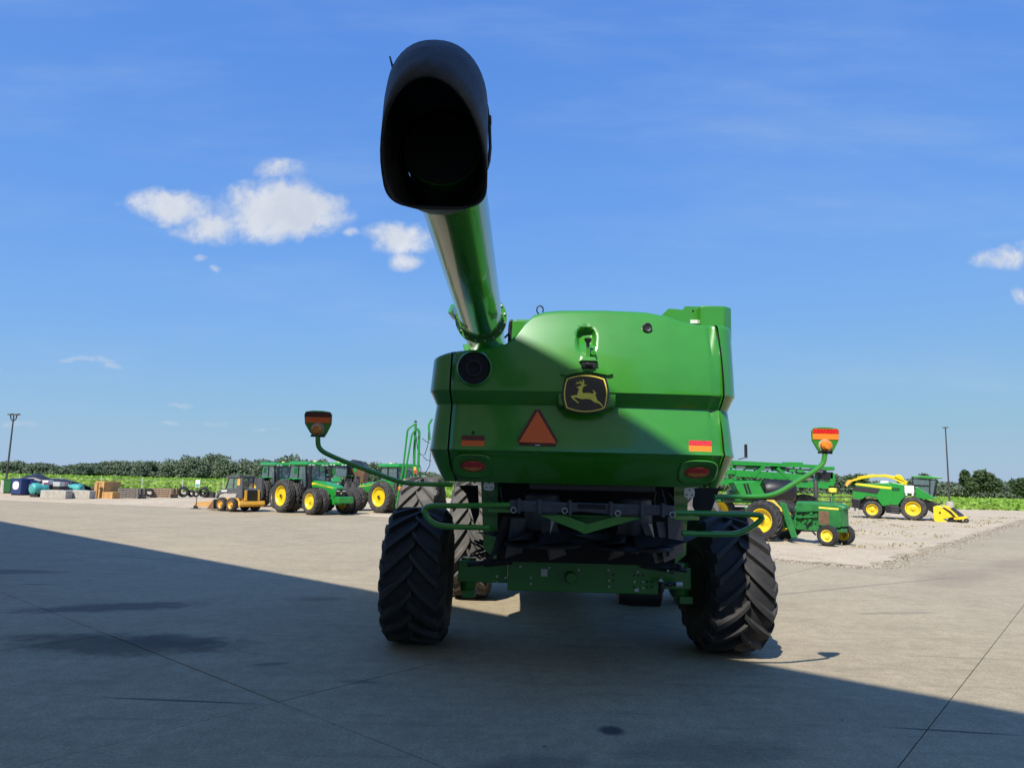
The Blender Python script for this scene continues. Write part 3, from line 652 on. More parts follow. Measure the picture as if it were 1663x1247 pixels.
# rear axle
a, b_ = L(825, 905, 9.0), L(1068, 966, 9.0); zt, zb = (a.z + L(1068, 913, 9.0).z) / 2, (L(825, 957, 9.0).z + b_.z) / 2
ax = B().box(a.x, b_.x, -.42, -.02, zb, zt).obj('axle_beam', 'green', cmbn, 0, .012)
B().box(a.x + .02, b_.x - .08, -.45, -.40, zt - .02, zt + .035).obj('beam_flange', 'green', ax, 0, .006)
B().box(a.x - .62, a.x - .003, -.36, -.06, zb + .08, zt - .05).obj('axle_sleeve', 'green', ax, 0, .01); B().box(b_.x + .003, b_.x + .42, -.36, -.06, zb + .06, zt - .07).obj('axle_sleeve', 'green', ax, 0, .01)
for s_, X in ((-1, a.x - .50), (1, b_.x + .33)):
    bb = B(); bb.lathe([(.001, -.24), (.09, -.24), (.10, -.2), (.10, .12), (.09, .17), (.001, .17)], 14, (X, -.2, (zt + zb) / 2), 'z'); bb.box(X - .06, X + .10, -.38, -.05, (zt + zb) / 2 - .3, (zt + zb) / 2 - .22)
    bb.obj('steering_knuckle', 'green', ax, 30)
    bb = B(); bb.tube([(X, -.5, zt - .08), (X + s_ * -.55, -.46, zt - .02)], .03, 8); bb.tube([(X + s_ * -.2, -.49, zt - .06), (X + s_ * -.55, -.46, zt - .02)], .05, 8); bb.obj('steering_cylinder', 'steel_dark', ax, 30)
bb = B()
for (px, py) in ((807, 936), (807, 946), (814, 951), (821, 938), (862, 938), (862, 948), (845, 920), (892, 922), (940, 925), (989, 942), (989, 952), (1030, 944), (1044, 944), (1044, 954), (988, 925), (1035, 928)):
    q = L(px, py, 8.96); B().lathe([(.001, -.018), (.014, -.018), (.016, 0), (.016, .02)], 6, (q.x, -.43, q.z), 'y').obj('bolt', 'zinc', ax, 0)
bb = B()
for (px, py) in ((996, 933), (1030, 934), (1037, 934), (1044, 934), (1051, 944), (1058, 944), (1030, 953), (1051, 953), (996, 942), (1058, 953)):
    q = L(px, py, 8.96); B().lathe([(.001, -.003), (.012, -.003), (.012, .01)], 8, (q.x, -.421, q.z), 'y').obj('bolt_hole', 'black_matte', ax, 0)
q = L(884, 930, 8.95); B().box(q.x - .04, q.x + .04, -.428, -.42, q.z - .045, q.z + .045).obj('rating_plate', 'white', ax, 0)
q = L(1034, 958, 8.95); B().box(q.x - .025, q.x + .025, -.428, -.42, q.z - .018, q.z + .018).obj('rating_plate', 'white', ax, 0)
q = L(927, 937, 8.95); B().lathe([(.001, -.12), (.06, -.12), (.075, -.09), (.08, 0)], 16, (q.x, -.42, q.z), 'y').obj('pivot_cap', 'green', ax, 30)
q = L(1048, 968, 9.6); B().lathe([(.001, -.35), (.14, -.35), (.16, -.2), (.16, .2), (.001, .25)], 16, (q.x, .3, q.z + .02), 'x').obj('drive_motor', 'steel_dark', ax, 30)
# chopper, spreader and deflector under the hood
bb = B(); x0, x1 = L(808, 850, 8.2).x, L(1100, 850, 8.2).x
zc0, zc1 = L(950, 908, 8.2).z, L(950, 800, 8.0).z
ch = B().box(x0, x1, -1.2, -.55, zc0 - .05, zc1 + .35).obj('chopper_housing', 'black_matte', cmbn, 0, .02)  # made black to deepen the dark under the machine
B().sideprism([(L(776, 785, 8).x, 2.4), (L(806, 785, 8).x, 2.4), (L(806, 895, 8).x, 1.2), (L(784, 895, 8).x, 1.3)], -1.25, -1.2).obj('side_sheet', 'green', cmbn, 0)
B().sideprism([(L(1098, 785, 8).x, 2.4), (L(1124, 785, 8).x, 2.4), (L(1118, 890, 8).x, 1.3), (L(1100, 895, 8).x, 1.2)], -1.25, -1.2).obj('side_sheet', 'green', cmbn, 0)
for (px, py, s_) in ((880, 880, -1), (1030, 885, 1)):
    q = L(px, py, 7.8); cx_ = q.x
    sp = B().lathe([(.001, .0), (.42, -.02), (.44, .0), (.42, .02), (.1, .05), (.001, .06)], 28, (cx_, -1.55, q.z - .02), 'z').obj('spreader_disc', 'steel_dark', cmbn, 30)
    for i in range(6):
        a = i * math.pi / 3 + .3; d = Vector((math.cos(a), math.sin(a), 0)); pp = Vector((cx_, -1.55, q.z))
        B().prism([pp + d * .08, pp + d * .43 + Vector((-d.y, d.x, 0)) * .05, pp + d * .43 + Vector((-d.y, d.x, .15)) * 1 * .6, pp + d * .08 + Vector((0, 0, .13))], Vector((-d.y, d.x, 0)) * .008).obj('spreader_vane', 'steel_dark', sp, 0)
    q2 = L(px, 800 + (px - 880) * .05, 7.75)
    B().lathe([(.001, .09), (.17, .09), (.19, .07), (.2, -.15), (.15, -.3), (.06, -.34), (.05, -.5)], 26, (cx_, -1.55, q2.z - .10), 'z').obj('spreader_motor', 'plastic', cmbn, 30)
for (px, py, tw) in ((820, 870, .2), (838, 872, .1), (895, 875, -.15), (1010, 876, .2), (1062, 880, -.2), (1082, 878, -.1), (1096, 870, 0)):
    q = L(px, py, 7.7); B().prism([(q.x - .09 + tw * .3, -1.75, q.z + .20), (q.x + .09 + tw * .3, -1.68, q.z + .20), (q.x + .11 - tw * .4, -1.6, q.z - .17), (q.x - .07 - tw * .4, -1.72, q.z - .22)], (0, .012, 0)).obj('straw_fin', 'plastic' if abs(tw) < .15 else 'black', cmbn, 0)
for (px, py, px2, py2) in ((898, 845, 893, 868), (1056, 850, 1063, 875)):
    p, q = L(px, py, 7.55), L(px2, py2, 7.55); B().prism([p + Vector((-.02, 0, 0)), p + Vector((.02, 0, 0)), q], (0, .01, 0)).obj('fin_blade', 'steel', cmbn, 0)
dbx = [L(828, 812, 7.0), L(1095, 820, 7.0)]; zc = (L(828, 824, 7.0).z + L(1095, 830, 7.0).z) / 2
yb_ = -2.4
def barz(px, py): q = L(px, py, 7.0); return (q.x, q.z)
bb = B(); pts = [barz(*p) for p in ((828, 812), (925, 816), (1095, 821), (1095, 838), (1040, 836), (1000, 837), (975, 834), (945, 831), (920, 832), (900, 833), (828, 830))]
sl_ = [barz(*p) for p in ((938, 817.5), (983, 819), (983, 827), (938, 825))]
df = bb.sideprism(pts, yb_, yb_ + .10).obj('deflector_bar', 'plastic', cmbn, 0, .01)
B().sideprism(sl_, yb_ - .004, yb_ + .01).obj('deflector_slot', 'black_matte', df, 0)
for px in (843, 876, 926, 992, 1042, 1076):
    x, z = barz(px, 811 + (px - 828) * .033); x2, z2 = barz(px, 833 + (px - 828) * .028); B().box(x - .016, x + .016, yb_ - .03, yb_ + .11, z2, z + .012).obj('deflector_rib', 'plastic', df, 0, .005)
for px, py in ((834, 828), (917, 829), (1003, 833), (1091, 835)):
    x, z = barz(px, py); B().tube([(x + .026 * math.cos(t), yb_ - .022, z + .026 * math.sin(t)) for t in [i * .4 for i in range(17)]], .0035, 5).obj('lynch_pin_ring', 'zinc', df)
bb = B(); g_ = [barz(*p) for p in ((876, 837), (915, 836), (955, 852), (1000, 838), (1045, 841), (985, 858), (950, 868), (943, 864))]
bb.sideprism([g_[0], g_[1], g_[2], g_[6], g_[7]], yb_ + .06, yb_ + .09); bb.sideprism([g_[2], g_[3], g_[4], g_[5], g_[6]], yb_ + .062, yb_ + .092)
bb.prism([(g_[0][0], yb_ + .09, g_[0][1]), (g_[4][0], yb_ + .09, g_[4][1]), (g_[5][0], yb_ + .5, g_[5][1] - .02), (g_[7][0], yb_ + .5, g_[7][1] - .02)], (0, 0, .01)); bb.obj('deflector_gusset', 'green', df, 0, .004)
# green guard loops
def pth(pp, Y): return [L(a, b_, Y) for a, b_ in pp]
B().tube(bez(pth([(836, 820), (760, 821), (683, 821), (702, 854), (795, 857)], 7.05)), .028, 10).obj('guard_loop', 'green', cmbn)
B().tube(bez(pth([(1090, 832), (1170, 834), (1248, 836), (1204, 868), (1108, 866)], 7.05)), .028, 10).obj('guard_loop', 'green', cmbn)
p, q = L(795, 828, 7.1), L(830, 828, 7.1); B().box(p.x, q.x, -2.34, -2.28, p.z - .02, p.z + .02).obj('loop_mount', 'green', cmbn, 0, .004); p, q = L(1093, 840, 7.1), L(1133, 841, 7.1); B().box(p.x, q.x, -2.34, -2.28, p.z - .02, p.z + .02).obj('loop_mount', 'green', cmbn, 0, .004)
for (px, py, yy) in ((794, 788, 7.5), (1118, 800, 7.5)):
    q = L(px, py, yy); hb = B().sideprism(rrect(q.x, q.z, .055, .055, 4, 12), -1.92, -1.90).obj('hitch_plate', 'zinc', cmbn, 0, .003)
    bb = B()
    for dx, dz in ((-.028, -.02), (.028, -.022), (0, .03)): bb.lathe([(.001, -1.924), (.009, -1.924), (.009, -1.91)], 8, (q.x + dx, 0, q.z + dz), 'y')
    bb.obj('hole', 'black', hb, 0)
# hoses and wires beneath the hood
for i, pp in enumerate(([(812, 790), (815, 812), (818, 818)], [(790, 800), (800, 815), (822, 818)], [(1075, 795), (1080, 815), (1085, 825)], [(1066, 798), (1062, 812), (1066, 826)], [(1085, 800), (1096, 812), (1094, 826)])):
    B().tube(bez(pth(pp, 7.35)), .006, 6).obj('hose', 'black' if i % 2 else 'steel_dark', cmbn)
bb = B(); x0_, z0_ = barz(890, 783); bb.box(L(860, 786, 7.5).x, L(1062, 790, 7.5).x, -1.95, -1.88, L(860, 790, 7.5).z - .03, L(860, 780, 7.5).z); bb.obj('hood_crossmember', 'black', cmbn, 0, .01)  # black in place of green, darkening the hood's underside
for i in range(16):
    a, b_ = random.uniform(1066, 1104), random.uniform(898, 950); q = L(a, b_, 8.75 + random.uniform(-.1, .15)); e_ = random.uniform(.012, .035)
    B().lathe([(.001, -e_ * 1.5), (e_, -e_ * 1.5), (e_, e_), (.001, e_)], 8, (q.x, q.y, q.z), random.choice('xyz')).obj('hydraulic_fitting', random.choice(['steel_dark', 'black', 'zinc', 'steel_dark']), cmbn, 0)
for i in range(12):
    x0_, x1_ = random.choice([(760, 815), (1066, 1110), (830, 1080)]); pts_ = [L(random.uniform(x0_, x1_), 880 + 9 * j + random.uniform(-6, 6), 8.55 + random.uniform(-.1, .1)) for j in range(4)]
    B().tube(bez(pts_), random.uniform(.008, .016), 6).obj('hydraulic_hose', random.choice(['black', 'black', 'steel_dark']), cmbn, 40)
# amber lamp arms with reflector paddles
for pp, ct, Y in (([(516, 708), (517, 730), (548, 745), (655, 785), (735, 787)], (516, 685), 7.3), ([(1340, 736), (1337, 756), (1255, 806), (1160, 807)], (1340, 712), 7.15)):
    arm = B().tube(bez(pth(pp, Y)), .025, 10).obj('lamp_arm', 'green', cmbn)
    def pd(dx, dy, e): q = L(ct[0] + dx, ct[1] + dy, Y); return (q.x, q.y - e, q.z)
    out = [(-19, -17), (-8, -18.5), (8, -18), (20, -16), (23, -12), (22, 4), (15, 18), (11, 24), (-8, 23), (-13, 17), (-21, 3), (-22, -12)]
    pdl = B().prism([pd(a, b_, 0) for a, b_ in out], (0, .02, 0)).obj('paddle', 'green', arm, 0, .004)
    lm = pdl
    B().prism([pd(*p, .006) for p in ((-20, -16), (21, -15), (21.5, -7.5), (-20.5, -8.5))], (0, .004, 0)).obj('paddle_red', 'reflector_red' if ct[0] < 900 else 'lens_red', arm, 0)  # paddle red painted darker on the shaded left, brighter on the sunlit right
    B().prism([pd(*p, .006) for p in ((-20.5, -8), (21.5, -7), (21, 2), (-20, 1))], (0, .004, 0)).obj('paddle_band', 'orange' if ct[0] < 900 else 'reflector_orange', arm, 0)  # band orange also follows the shaded and sunlit sides
    q = L(ct[0] + 0, ct[1] + 12, Y)
    B().lathe([(.001, -.075), (.035, -.072), (.055, -.05), (.06, -.01), (.06, .0)], 20, (q.x, q.y, q.z), 'y').obj('amber_lamp', 'amber', arm, 30)
    B().lathe([(.058, -.012), (.066, -.014), (.068, .0), (.062, .002)], 20, (q.x, q.y, q.z), 'y').obj('lamp_ring', 'zinc', arm, 30)
    B().bar(pd(-11, 22.5, .0), pd(11, 23.5, 0), .03, .02).obj('paddle_clip', 'black', arm, 0)
# unloading auger and rubber spout
def D(px, py, dep):
    d = fwd + rgt * ((px - PW / 2) / F) - upv * ((py - PH / 2) / F); return Minv @ (CAM + d * dep)
TR = .25
A1, A2 = D(742, 345, 5.45), D(791, 560, 9.6)
dA = (A1 - A2).normalized(); Aend = A1 + dA * .95; Abeg = A2 - dA * 1.6
# build the tube as circles along its axis
def circ(c, d, r_, n=40):
    x = d.cross(Vector((0, 0, 1))).normalized(); y = x.cross(d)
    return [c + (x * math.cos(2 * math.pi * j / n) + y * math.sin(2 * math.pi * j / n)) * r_ for j in range(n)]
au = B().loft([circ(Abeg.lerp(Aend, i / 12), dA, TR) for i in range(13)]).obj('auger_tube', 'green_gloss', cmbn, 40)
fl = A2.lerp(A1, .30)
fg = B().loft([circ(fl + dA * o, dA, r_) for o, r_ in ((-.03, TR), (-.03, TR + .055), (.03, TR + .055), (.03, TR))], False, False).obj('auger_flange', 'green', au, 30)
bb = B()
for j in range(16):
    a = 2 * math.pi * (j + .5) / 16; x = dA.cross(Vector((0, 0, 1))).normalized(); y = x.cross(dA); c = fl + (x * math.cos(a) + y * math.sin(a)) * (TR + .032)
    B().tube([c + dA * .02, c + dA * .05], .013, 6).obj('bolt', 'zinc', fg, 0)
bb = B(); x = dA.cross(Vector((0, 0, 1))).normalized(); y = x.cross(dA)
bb.tube([fl + (x * math.cos(a) + y * math.sin(a)) * (TR + .03) + dA * (.06 + .25 * i / 8) for i, a in enumerate([-.1 - .11 * j for j in range(9)])], .01, 6); bb.obj('auger_cable', 'black', au)
c = fl + x * (TR + .05) - dA * .05; B().prism([c, c + dA * .3 + x * .03, c + dA * .1 + y * .16 + x * .02, c - dA * .15 + y * .1], x * .04).obj('auger_hinge', 'green', au, 0, .005)
for s_ in (-1.3,): 
    c = Abeg.lerp(Aend, .0); 
el = B().loft([circ(Abeg + Vector((0, 0, -.1)) + (-dA) * .1 * i - Vector((0, 0, 1)) * .03 * i * i, dA, TR * 1.15) for i in range(5)]).obj('auger_elbow', 'green', au, 30)
xc = lambda px, Y: L(px, 200, Y).x
Ae = (Minv.inverted() @ Aend); rings = [circ(Aend - dA * .30, dA, TR + .012, 48), circ(Aend, dA, TR + .02, 48)]
rings = []
T_ = [(Ae.y + .25, Ae.z + TR + .01), (Ae.y, Ae.z + TR + .04), (4.1, 4.60), (3.88, 4.60), (3.7, 4.53), (3.56, 4.40), (3.47, 4.27), (3.42, 4.15)]
Bt = [(Ae.y + .25, Ae.z - TR - .01), (Ae.y, Ae.z - TR - .04), (4.45, 3.80), (4.36, 3.77), (4.27, 3.745), (4.20, 3.73), (4.14, 3.715), (4.10, 3.71)]
Wd = [TR + .01, TR + .03, .288, .29, .293, .295, .297, .30]; cf = [.5, .55, .62, .66, .62, .52, .40, .28]; pl = [2, 2.1, 2.4, 2.7, 3.0, 3.3, 3.6, 3.8]; pu = [2, 2.1, 2.25, 2.3, 2.25, 2.15, 2.05, 2.0]
for i_, ((ty, tz_), (by, bz_), wd) in enumerate(zip(T_, Bt, Wd)):
    f_ = cf[i_]; cy_, cz_ = by + (ty - by) * f_, bz_ + (tz_ - bz_) * f_; ring = []
    xa = Ae.x if i_ < 2 else Ae.x + (at(708, 220, cy_).x - Ae.x) * (i_ - 1) / 6
    for j in range(48):
        a = 2 * math.pi * j / 48; s_, c_ = math.sin(a), math.cos(a); p = pu[i_] if s_ > 0 else pl[i_]
        k1, k2 = math.copysign(abs(c_) ** (2 / p), c_), math.copysign(abs(s_) ** (2 / p), s_)
        t_ = f_ + (1 - f_) * k2 if k2 > 0 else f_ + f_ * k2
        ring.append(Minv @ Vector((xa + wd * k1, by + (ty - by) * t_, bz_ + (tz_ - bz_) * t_)))
    rings.append(ring)
print('AE', Ae, at(708, 220, 3.9))
B().loft([circ(Aend + dA * .012, dA, TR - .004), circ(Aend + dA * .016, dA, TR - .03)]).obj('auger_mouth', 'black_matte', au, 0)  # black cap paints the darkness inside the spout opening
sp_ = B().loft(rings, False, False).obj('auger_spout', 'boot', cmbn, 60, solid=.014)
B().loft([circ(Aend + dA * o, dA, r_) for o, r_ in ((-.22, TR + .005), (-.22, TR + .03), (-.12, TR + .03), (-.12, TR + .005))], False, False).obj('spout_clamp', 'black', sp_, 30)
bb = B()
q = [Minv @ at(630 + a, b_, 4.15) for a, b_ in ((10, 124), (3, 92), (8, 108), (15, 124))]; bb.tube(q[:2], .005, 5); bb.tube([q[1], q[2], q[3]], .005, 5); bb.obj('spout_wire', 'black', sp_)
bb = B(); q = [Minv @ at(a, b_, 4.3) for a, b_ in ((784, 150), (791, 175), (795, 205), (796, 240), (794, 262), (790, 275))]; bb.tube(q, .012, 6); p = Minv @ at(795, 196, 4.3); bb.box(p.x - .01, p.x + .012, p.y - .03, p.y + .03, p.z - .02, p.z + .02); bb.obj('spout_strap', 'black', sp_)
# mirror on the far cab side
bb = B(); p, q = L(1199, 746, 14), L(1213, 742, 14); bb.tube([p, q], .01, 5); bb.obj('mirror_arm', 'black', cmbn)
p = L(1212, 732, 14); B().box(p.x - .025, p.x + .025, p.y, p.y + .06, p.z - .14, p.z + .13).obj('mirror', 'black', cmbn, 0, .01)

# ------------------------------------------------------------------ row-crop tractors
def hood_loft(secs, n=9):                             # sections (x, half width, z bottom, z top, crown)
    rings = []
    for (x, w_, zb_, zt_, cr_) in secs:
        r_ = [(x, -w_, zb_), (x, -w_, zt_ - cr_)]
        for i in range(1, n): a = math.pi / 2 * i / n; r_.append((x, -w_ + w_ * .55 * (1 - math.cos(a)), zt_ - cr_ + cr_ * math.sin(a)))
        r_ += [(x, -y, z) for _, y, z in reversed(r_)]; rings.append(r_)
    return B().loft(rings)
def tractor(label, loc, rz, sc, grp='green row-crop tractors on the gravel lot', front_dual=True, steer=0.0):
    t = thing('tractor', label, 'tractor', loc, rz, grp, sc); gd = 'green_far'
    for sd in (-1, 1):
        for y in (.95, 1.58): wheel(t, 0, sd * y, 1.04, .5, .62, sd, 20, 1, lw=.07, sweep=.6, lh=.055, dish=.10)
        for y in ((.92, 1.48) if front_dual else (.98,)): wheel(t, 3.02, sd * y, .80, .44, .47, sd, 20, 1, lw=.06, sweep=.6, lh=.05, dish=.08)
        bb = B(); rings = []
        for i in range(11):
            a = R(-30 + 140 * i / 10); r_ = 1.16
            rings.append([(-r_ * math.cos(a) + .25, sd * .62, 1.04 + r_ * math.sin(a)), (-r_ * math.cos(a) + .25, sd * 1.28, 1.04 + r_ * math.sin(a) - .03), (-r_ * .94 * math.cos(a) + .25, sd * 1.28, 1.04 + r_ * .94 * math.sin(a) - .03), (-r_ * .94 * math.cos(a) + .25, sd * .62, 1.04 + r_ * .94 * math.sin(a))])
        bb.loft(rings).obj('fender', gd, t, 30)
        st = B().box(.62, 1.15, sd * .74 - .18, sd * .74 + .18, .55, 1.62).obj('fuel_tank', 'black', t, 0, .05)
        for zz in (.5, .78, 1.06): B().box(.95, 1.2, sd * 1.0 - .14, sd * 1.0 + .14, zz, zz + .04).obj('step', 'steel_dark', st, 0)
        B().bar((.9, sd * 1.05, 2.75), (.98, sd * 1.45, 2.72), .03).obj('mirror_arm', 'black', t, 0)
        B().box(.94, 1.0, sd * 1.45 - .12, sd * 1.45 + .12, 2.42, 2.82).obj('mirror', gd, t, 0, .02)
        B().bar((.0, sd * .2, 1.04), (0, sd * 1.8, 1.04), .16).obj('axle_bar', 'steel_dark', t, 0)
    hd = hood_loft([(1.1, .44, 1.25, 2.05, .2), (1.9, .45, 1.22, 2.02, .2), (2.9, .43, 1.25, 1.92, .2), (3.6, .40, 1.2, 1.76, .2), (3.82, .36, 1.15, 1.66, .16)]).obj('hood', gd, t, 35)
    for sd in (-1, 1):
        B().prism([(1.12, sd * .452, 1.93), (1.12, sd * .452, 1.76), (1.5, sd * .462, 1.77), (1.7, sd * .462, 1.82), (3.6, sd * .412, 1.60), (3.6, sd * .412, 1.64), (1.75, sd * .462, 1.9)], (0, sd * -.03, 0)).obj('hood_stripe', 'yellow_decal', hd, 0)
        B().prism([(1.2, sd * .452, 1.62), (1.2, sd * .452, 1.3), (2.35, sd * .456, 1.3), (2.2, sd * .456, 1.62)], (0, sd * -.03, 0)).obj('hood_screen', 'black', hd, 0)
        B().loft([[(3.84, sd * .34, 1.50), (3.84, sd * .1, 1.48), (3.84, sd * .1, 1.40), (3.84, sd * .34, 1.42)], [(3.90, sd * .31, 1.49), (3.91, sd * .12, 1.47), (3.91, sd * .12, 1.41), (3.90, sd * .31, 1.43)]]).obj('headlamp', 'zinc', hd, 0)
    gr = B().loft([[(3.72, -.37, .85), (3.72, .37, .85), (3.76, .37, 1.6), (3.76, -.37, 1.6)], [(3.88, -.33, .88), (3.88, .33, .88), (3.87, .33, 1.55), (3.87, -.33, 1.55)]]).obj('grille', 'black', t, 0, .02)
    B().sideprism([(3.885, 1.27), (3.885, 1.36), (3.893, 1.36), (3.893, 1.27)], -.05, .05).obj('grille_badge', 'yellow_decal', gr, 0)
    B().box(1.1, 3.7, -.24, .24, .6, 1.25).obj('chassis', gd, t, 0, .03)
    for sd in (-1, 1): B().sideprism([(3.3, .62), (3.86, .62), (3.98, .8), (3.98, 1.0), (3.72, .98), (3.62, 1.5), (3.45, 1.5), (3.42, .95)], sd * .40 - .04, sd * .40 + .04).obj('front_support', gd, t, 0, .01)
    wb = B().box(3.95, 4.42, -.55, .55, .72, 1.12).obj('front_weight', gd, t, 0, .05)
    B().bar((3.02, -1.3, .8), (3.02, 1.3, .8), .2).obj('front_axle', gd, t, 0)
    cb = B().loft([[(-.62, -.72, 1.35), (1.0, -.55, 1.35), (1.0, .55, 1.35), (-.62, .72, 1.35)], [(-.72, -.82, 2.1), (1.12, -.72, 2.1), (1.12, .72, 2.1), (-.72, .82, 2.1)], [(-.62, -.78, 2.98), (1.0, -.72, 2.98), (1.0, .72, 2.98), (-.62, .78, 2.98)]]).obj('cab', 'glass', t, 0)
    for x, y, x2, y2 in ((-.72, .83, -.62, .79), (.30, .79, .28, .77), (1.13, .73, 1.01, .73)):
        for sd in (-1, 1):
            B().bar((x, sd * y, 2.1), (x2, sd * y2, 2.98), .07).obj('cab_post', 'black', cb, 0)
            B().bar((x * .9, sd * y * .85, 1.35), (x, sd * y, 2.1), .07).obj('cab_post', 'black', cb, 0)
    B().loft([[(-.8, -.86, 2.97), (1.2, -.8, 2.97), (1.2, .8, 2.97), (-.8, .86, 2.97)], [(-.85, -.9, 3.05), (1.28, -.84, 3.05), (1.28, .84, 3.05), (-.85, .9, 3.05)], [(-.75, -.78, 3.24), (1.1, -.72, 3.22), (1.1, .72, 3.22), (-.75, .78, 3.24)]]).obj('roof', gd, cb, 30)
    for y in (-.62, -.36, .36, .62): B().box(1.21, 1.30, y - .08, y + .08, 2.98, 3.05).obj('roof_lamp', 'white', cb, 0)
    B().lathe([(.001, 3.2), (.1, 3.2), (.11, 3.24), (.08, 3.29), (.001, 3.3)], 14, (.9, 0, 0), 'z').obj('receiver', 'emblem_yellow', cb, 30)
    B().loft([[(-.1, -.25, 1.5), (.35, -.25, 1.5), (.35, .25, 1.5), (-.1, .25, 1.5)], [(-.2, -.25, 2.5), (.0, -.25, 2.5), (.0, .25, 2.5), (-.2, .25, 2.5)]]).obj('seat', 'black', cb, 0, .03)
    ex_ = B().tube([(1.28, -.56, 1.3), (1.28, -.56, 2.3), (1.28, -.56, 2.95)], .1, 12, rs=[.13, .12, .06]).obj('exhaust', 'black', t, 30)
    B().box(-.55, .95, -.5, .5, .75, 1.4).obj('transmission', 'black', t, 0)
    return t
def place(contact, heading, off_x, off_y, sc):        # root so that the local point (off_x, off_y) stands on contact
    c, s_ = math.cos(heading), math.sin(heading)
    return (contact.x - sc * (off_x * c - off_y * s_), contact.y - sc * (off_x * s_ + off_y * c), .006)
h_ = R(-41); ct = gnd(505, 836)
tractor('green tractor with dual front wheels and front weight, its nose turned to the viewer', place(ct, h_, 3.02, -1.48, .85), h_, .85)
h_ = R(-43); loc = (at(455, 780, 44.5).x - .6, 45.5, .006)
tractor('green tractor half hidden behind the skid steer', loc, h_, .85)
h_ = R(142); ct = gnd(617, 833)
tractor('green tractor heading away to the left, with the folded implement behind it', place(ct, h_, 0, 1.58, .86), h_, .86)
tractor('far green tractor whose hood shows between the two nearer tractors', (at(540, 780, 58).x, 60, .006), R(-80), .95)

# ------------------------------------------------------------------ folded implement behind the third tractor
im = thing('folding_implement', 'tall green tube frame of a folded implement beside the dusty combine tyre', 'implement', gnd(652, 831))
Mi = Matrix.Translation(im.location).inverted()
def I(px, py, Y=40.0): return Mi @ at(px, py, Y)
for pp, r_, yo in (([(643, 824), (655, 757), (662, 697), (674, 688)], .055, 40), ([(651, 830), (660, 757), (669, 705), (675, 697)], .055, 40), ([(643, 824), (651, 830)], .05, 40)):
    B().tube(bez([I(a, b_, yo) for a, b_ in pp]), r_, 8).obj('frame_tube', 'green_far', im, 30)
for pp in ([(672, 771), (673, 730), (675, 687)], [(679, 768), (680, 730), (681, 700), (677, 696)]):
    B().tube(bez([I(a, b_, 40.4) for a, b_ in pp]), .075, 8).obj('mast', 'green_far', im, 30)
B().lathe([(.001, .0), (.11, .02), (.11, .05), (.04, .07), (.04, .12), (.001, .12)], 10, I(675, 686, 40.4), 'z').obj('mast_cap', 'black', im, 30)
p, q = I(662, 772, 40.6), I(690, 812, 40.6); B().box(p.x, q.x, p.y, p.y + .5, q.z, p.z).obj('toolbar', 'green_far', im, 0, .03)
B().bar(I(653, 790), I(650, 829), .12, .2).obj('side_beam', 'green_far', im, 0); B().bar(I(648, 832, 40), I(690, 832, 40), .1, .1).obj('base_beam', 'green_far', im, 0)
for a, b_, m_ in ((657, 781, 'yellow_orange'), (649, 793, 'amber'), (674, 761, 'yellow_orange'), (675, 766, 'lens_red')):
    q = I(a, b_, 39.9); B().box(q.x - .07, q.x + .07, q.y - .05, q.y + .05, q.z - .1, q.z + .1).obj('marker', m_, im, 0, .02)
for pp in ([(676, 708), (678, 730), (684, 739), (690, 738), (695, 722), (696, 702)], [(686, 712), (692, 717), (699, 719)], [(687, 741), (693, 747), (701, 748)], [(681, 754), (684, 762), (682, 769)], [(699, 735), (698, 755), (691, 768)]):
    B().tube([I(a, b_, 40.4) for a, b_ in pp], .022, 6).obj('hydraulic_hose', 'black', im, 30)
B().tube(bez([I(a, b_, 40.8) for a, b_ in ((698, 715), (696, 690), (702, 680))]), .06, 8).obj('frame_tube', 'green_far', im, 30)
# brown machine behind
q = at(573, 790, 62); hp = thing('rusty_hopper', 'rusty brown hopper with a dark lid behind the tractors', 'hopper', (q.x, 62, .006))
B().loft([[(-1.0, -.8, 1.4), (1.0, -.8, 1.4), (1.0, .8, 1.4), (-1.0, .8, 1.4)], [(-1.2, -1, 2.7), (1.2, -1, 2.7), (1.2, 1, 2.7), (-1.2, 1, 2.7)]]).obj('bin', 'rust', hp, 0, .03)
for x in (-.9, .9):
    for y in (-.7, .7): B().bar((x, y, 0), (x, y, 1.45), .12).obj('leg', 'steel_dark', hp, 0)
B().loft([[(-1.25, -1.05, 2.7), (1.25, -1.05, 2.7), (1.25, 1.05, 2.7), (-1.25, 1.05, 2.7)], [(-.1, -.1, 3.4), (.6, -.1, 3.3), (.6, .1, 3.3), (-.1, .1, 3.4)]]).obj('lid', 'black', hp, 0)

# ------------------------------------------------------------------ skid steer loader
h_ = R(146); ct = gnd(376, 831); sk = thing('skid_steer', 'charcoal and yellow skid steer loader with a dark bucket', 'skid steer', place(ct, h_, -.42, .78, .92), h_, None, .92)
for x in (-.42, .55):
    for sd in (-1, 1): wheel(sk, x, sd * .78, .40, .30, .22, sd, 16, 1, 'rubber_mid', 'yellow_orange', lw=.05, sweep=.35, lh=.03, dish=.06)
B().sideprism([(-1.1, .3), (1.0, .3), (1.2, .5), (1.0, .75), (-1.1, .8)], -.58, .58).obj('chassis', 'yellow_orange', sk, 0, .03)
B().sideprism([(-1.25, .42), (-1.1, .3), (-1.05, .62), (-1.2, .62)], -.85, .85).obj('rear_bumper', 'yellow_orange', sk, 0, .02)
eng = B().sideprism([(-1.15, .62), (-.55, .62), (-.45, 1.35), (-1.1, 1.28)], -.5, .5).obj('engine_cover', 'charcoal', sk, 0, .03)
B().sideprism([(-1.20, .66), (-1.145, .66), (-1.10, 1.24), (-1.15, 1.24)], -.34, .34).obj('radiator_grille', 'black', eng, 0, .01)
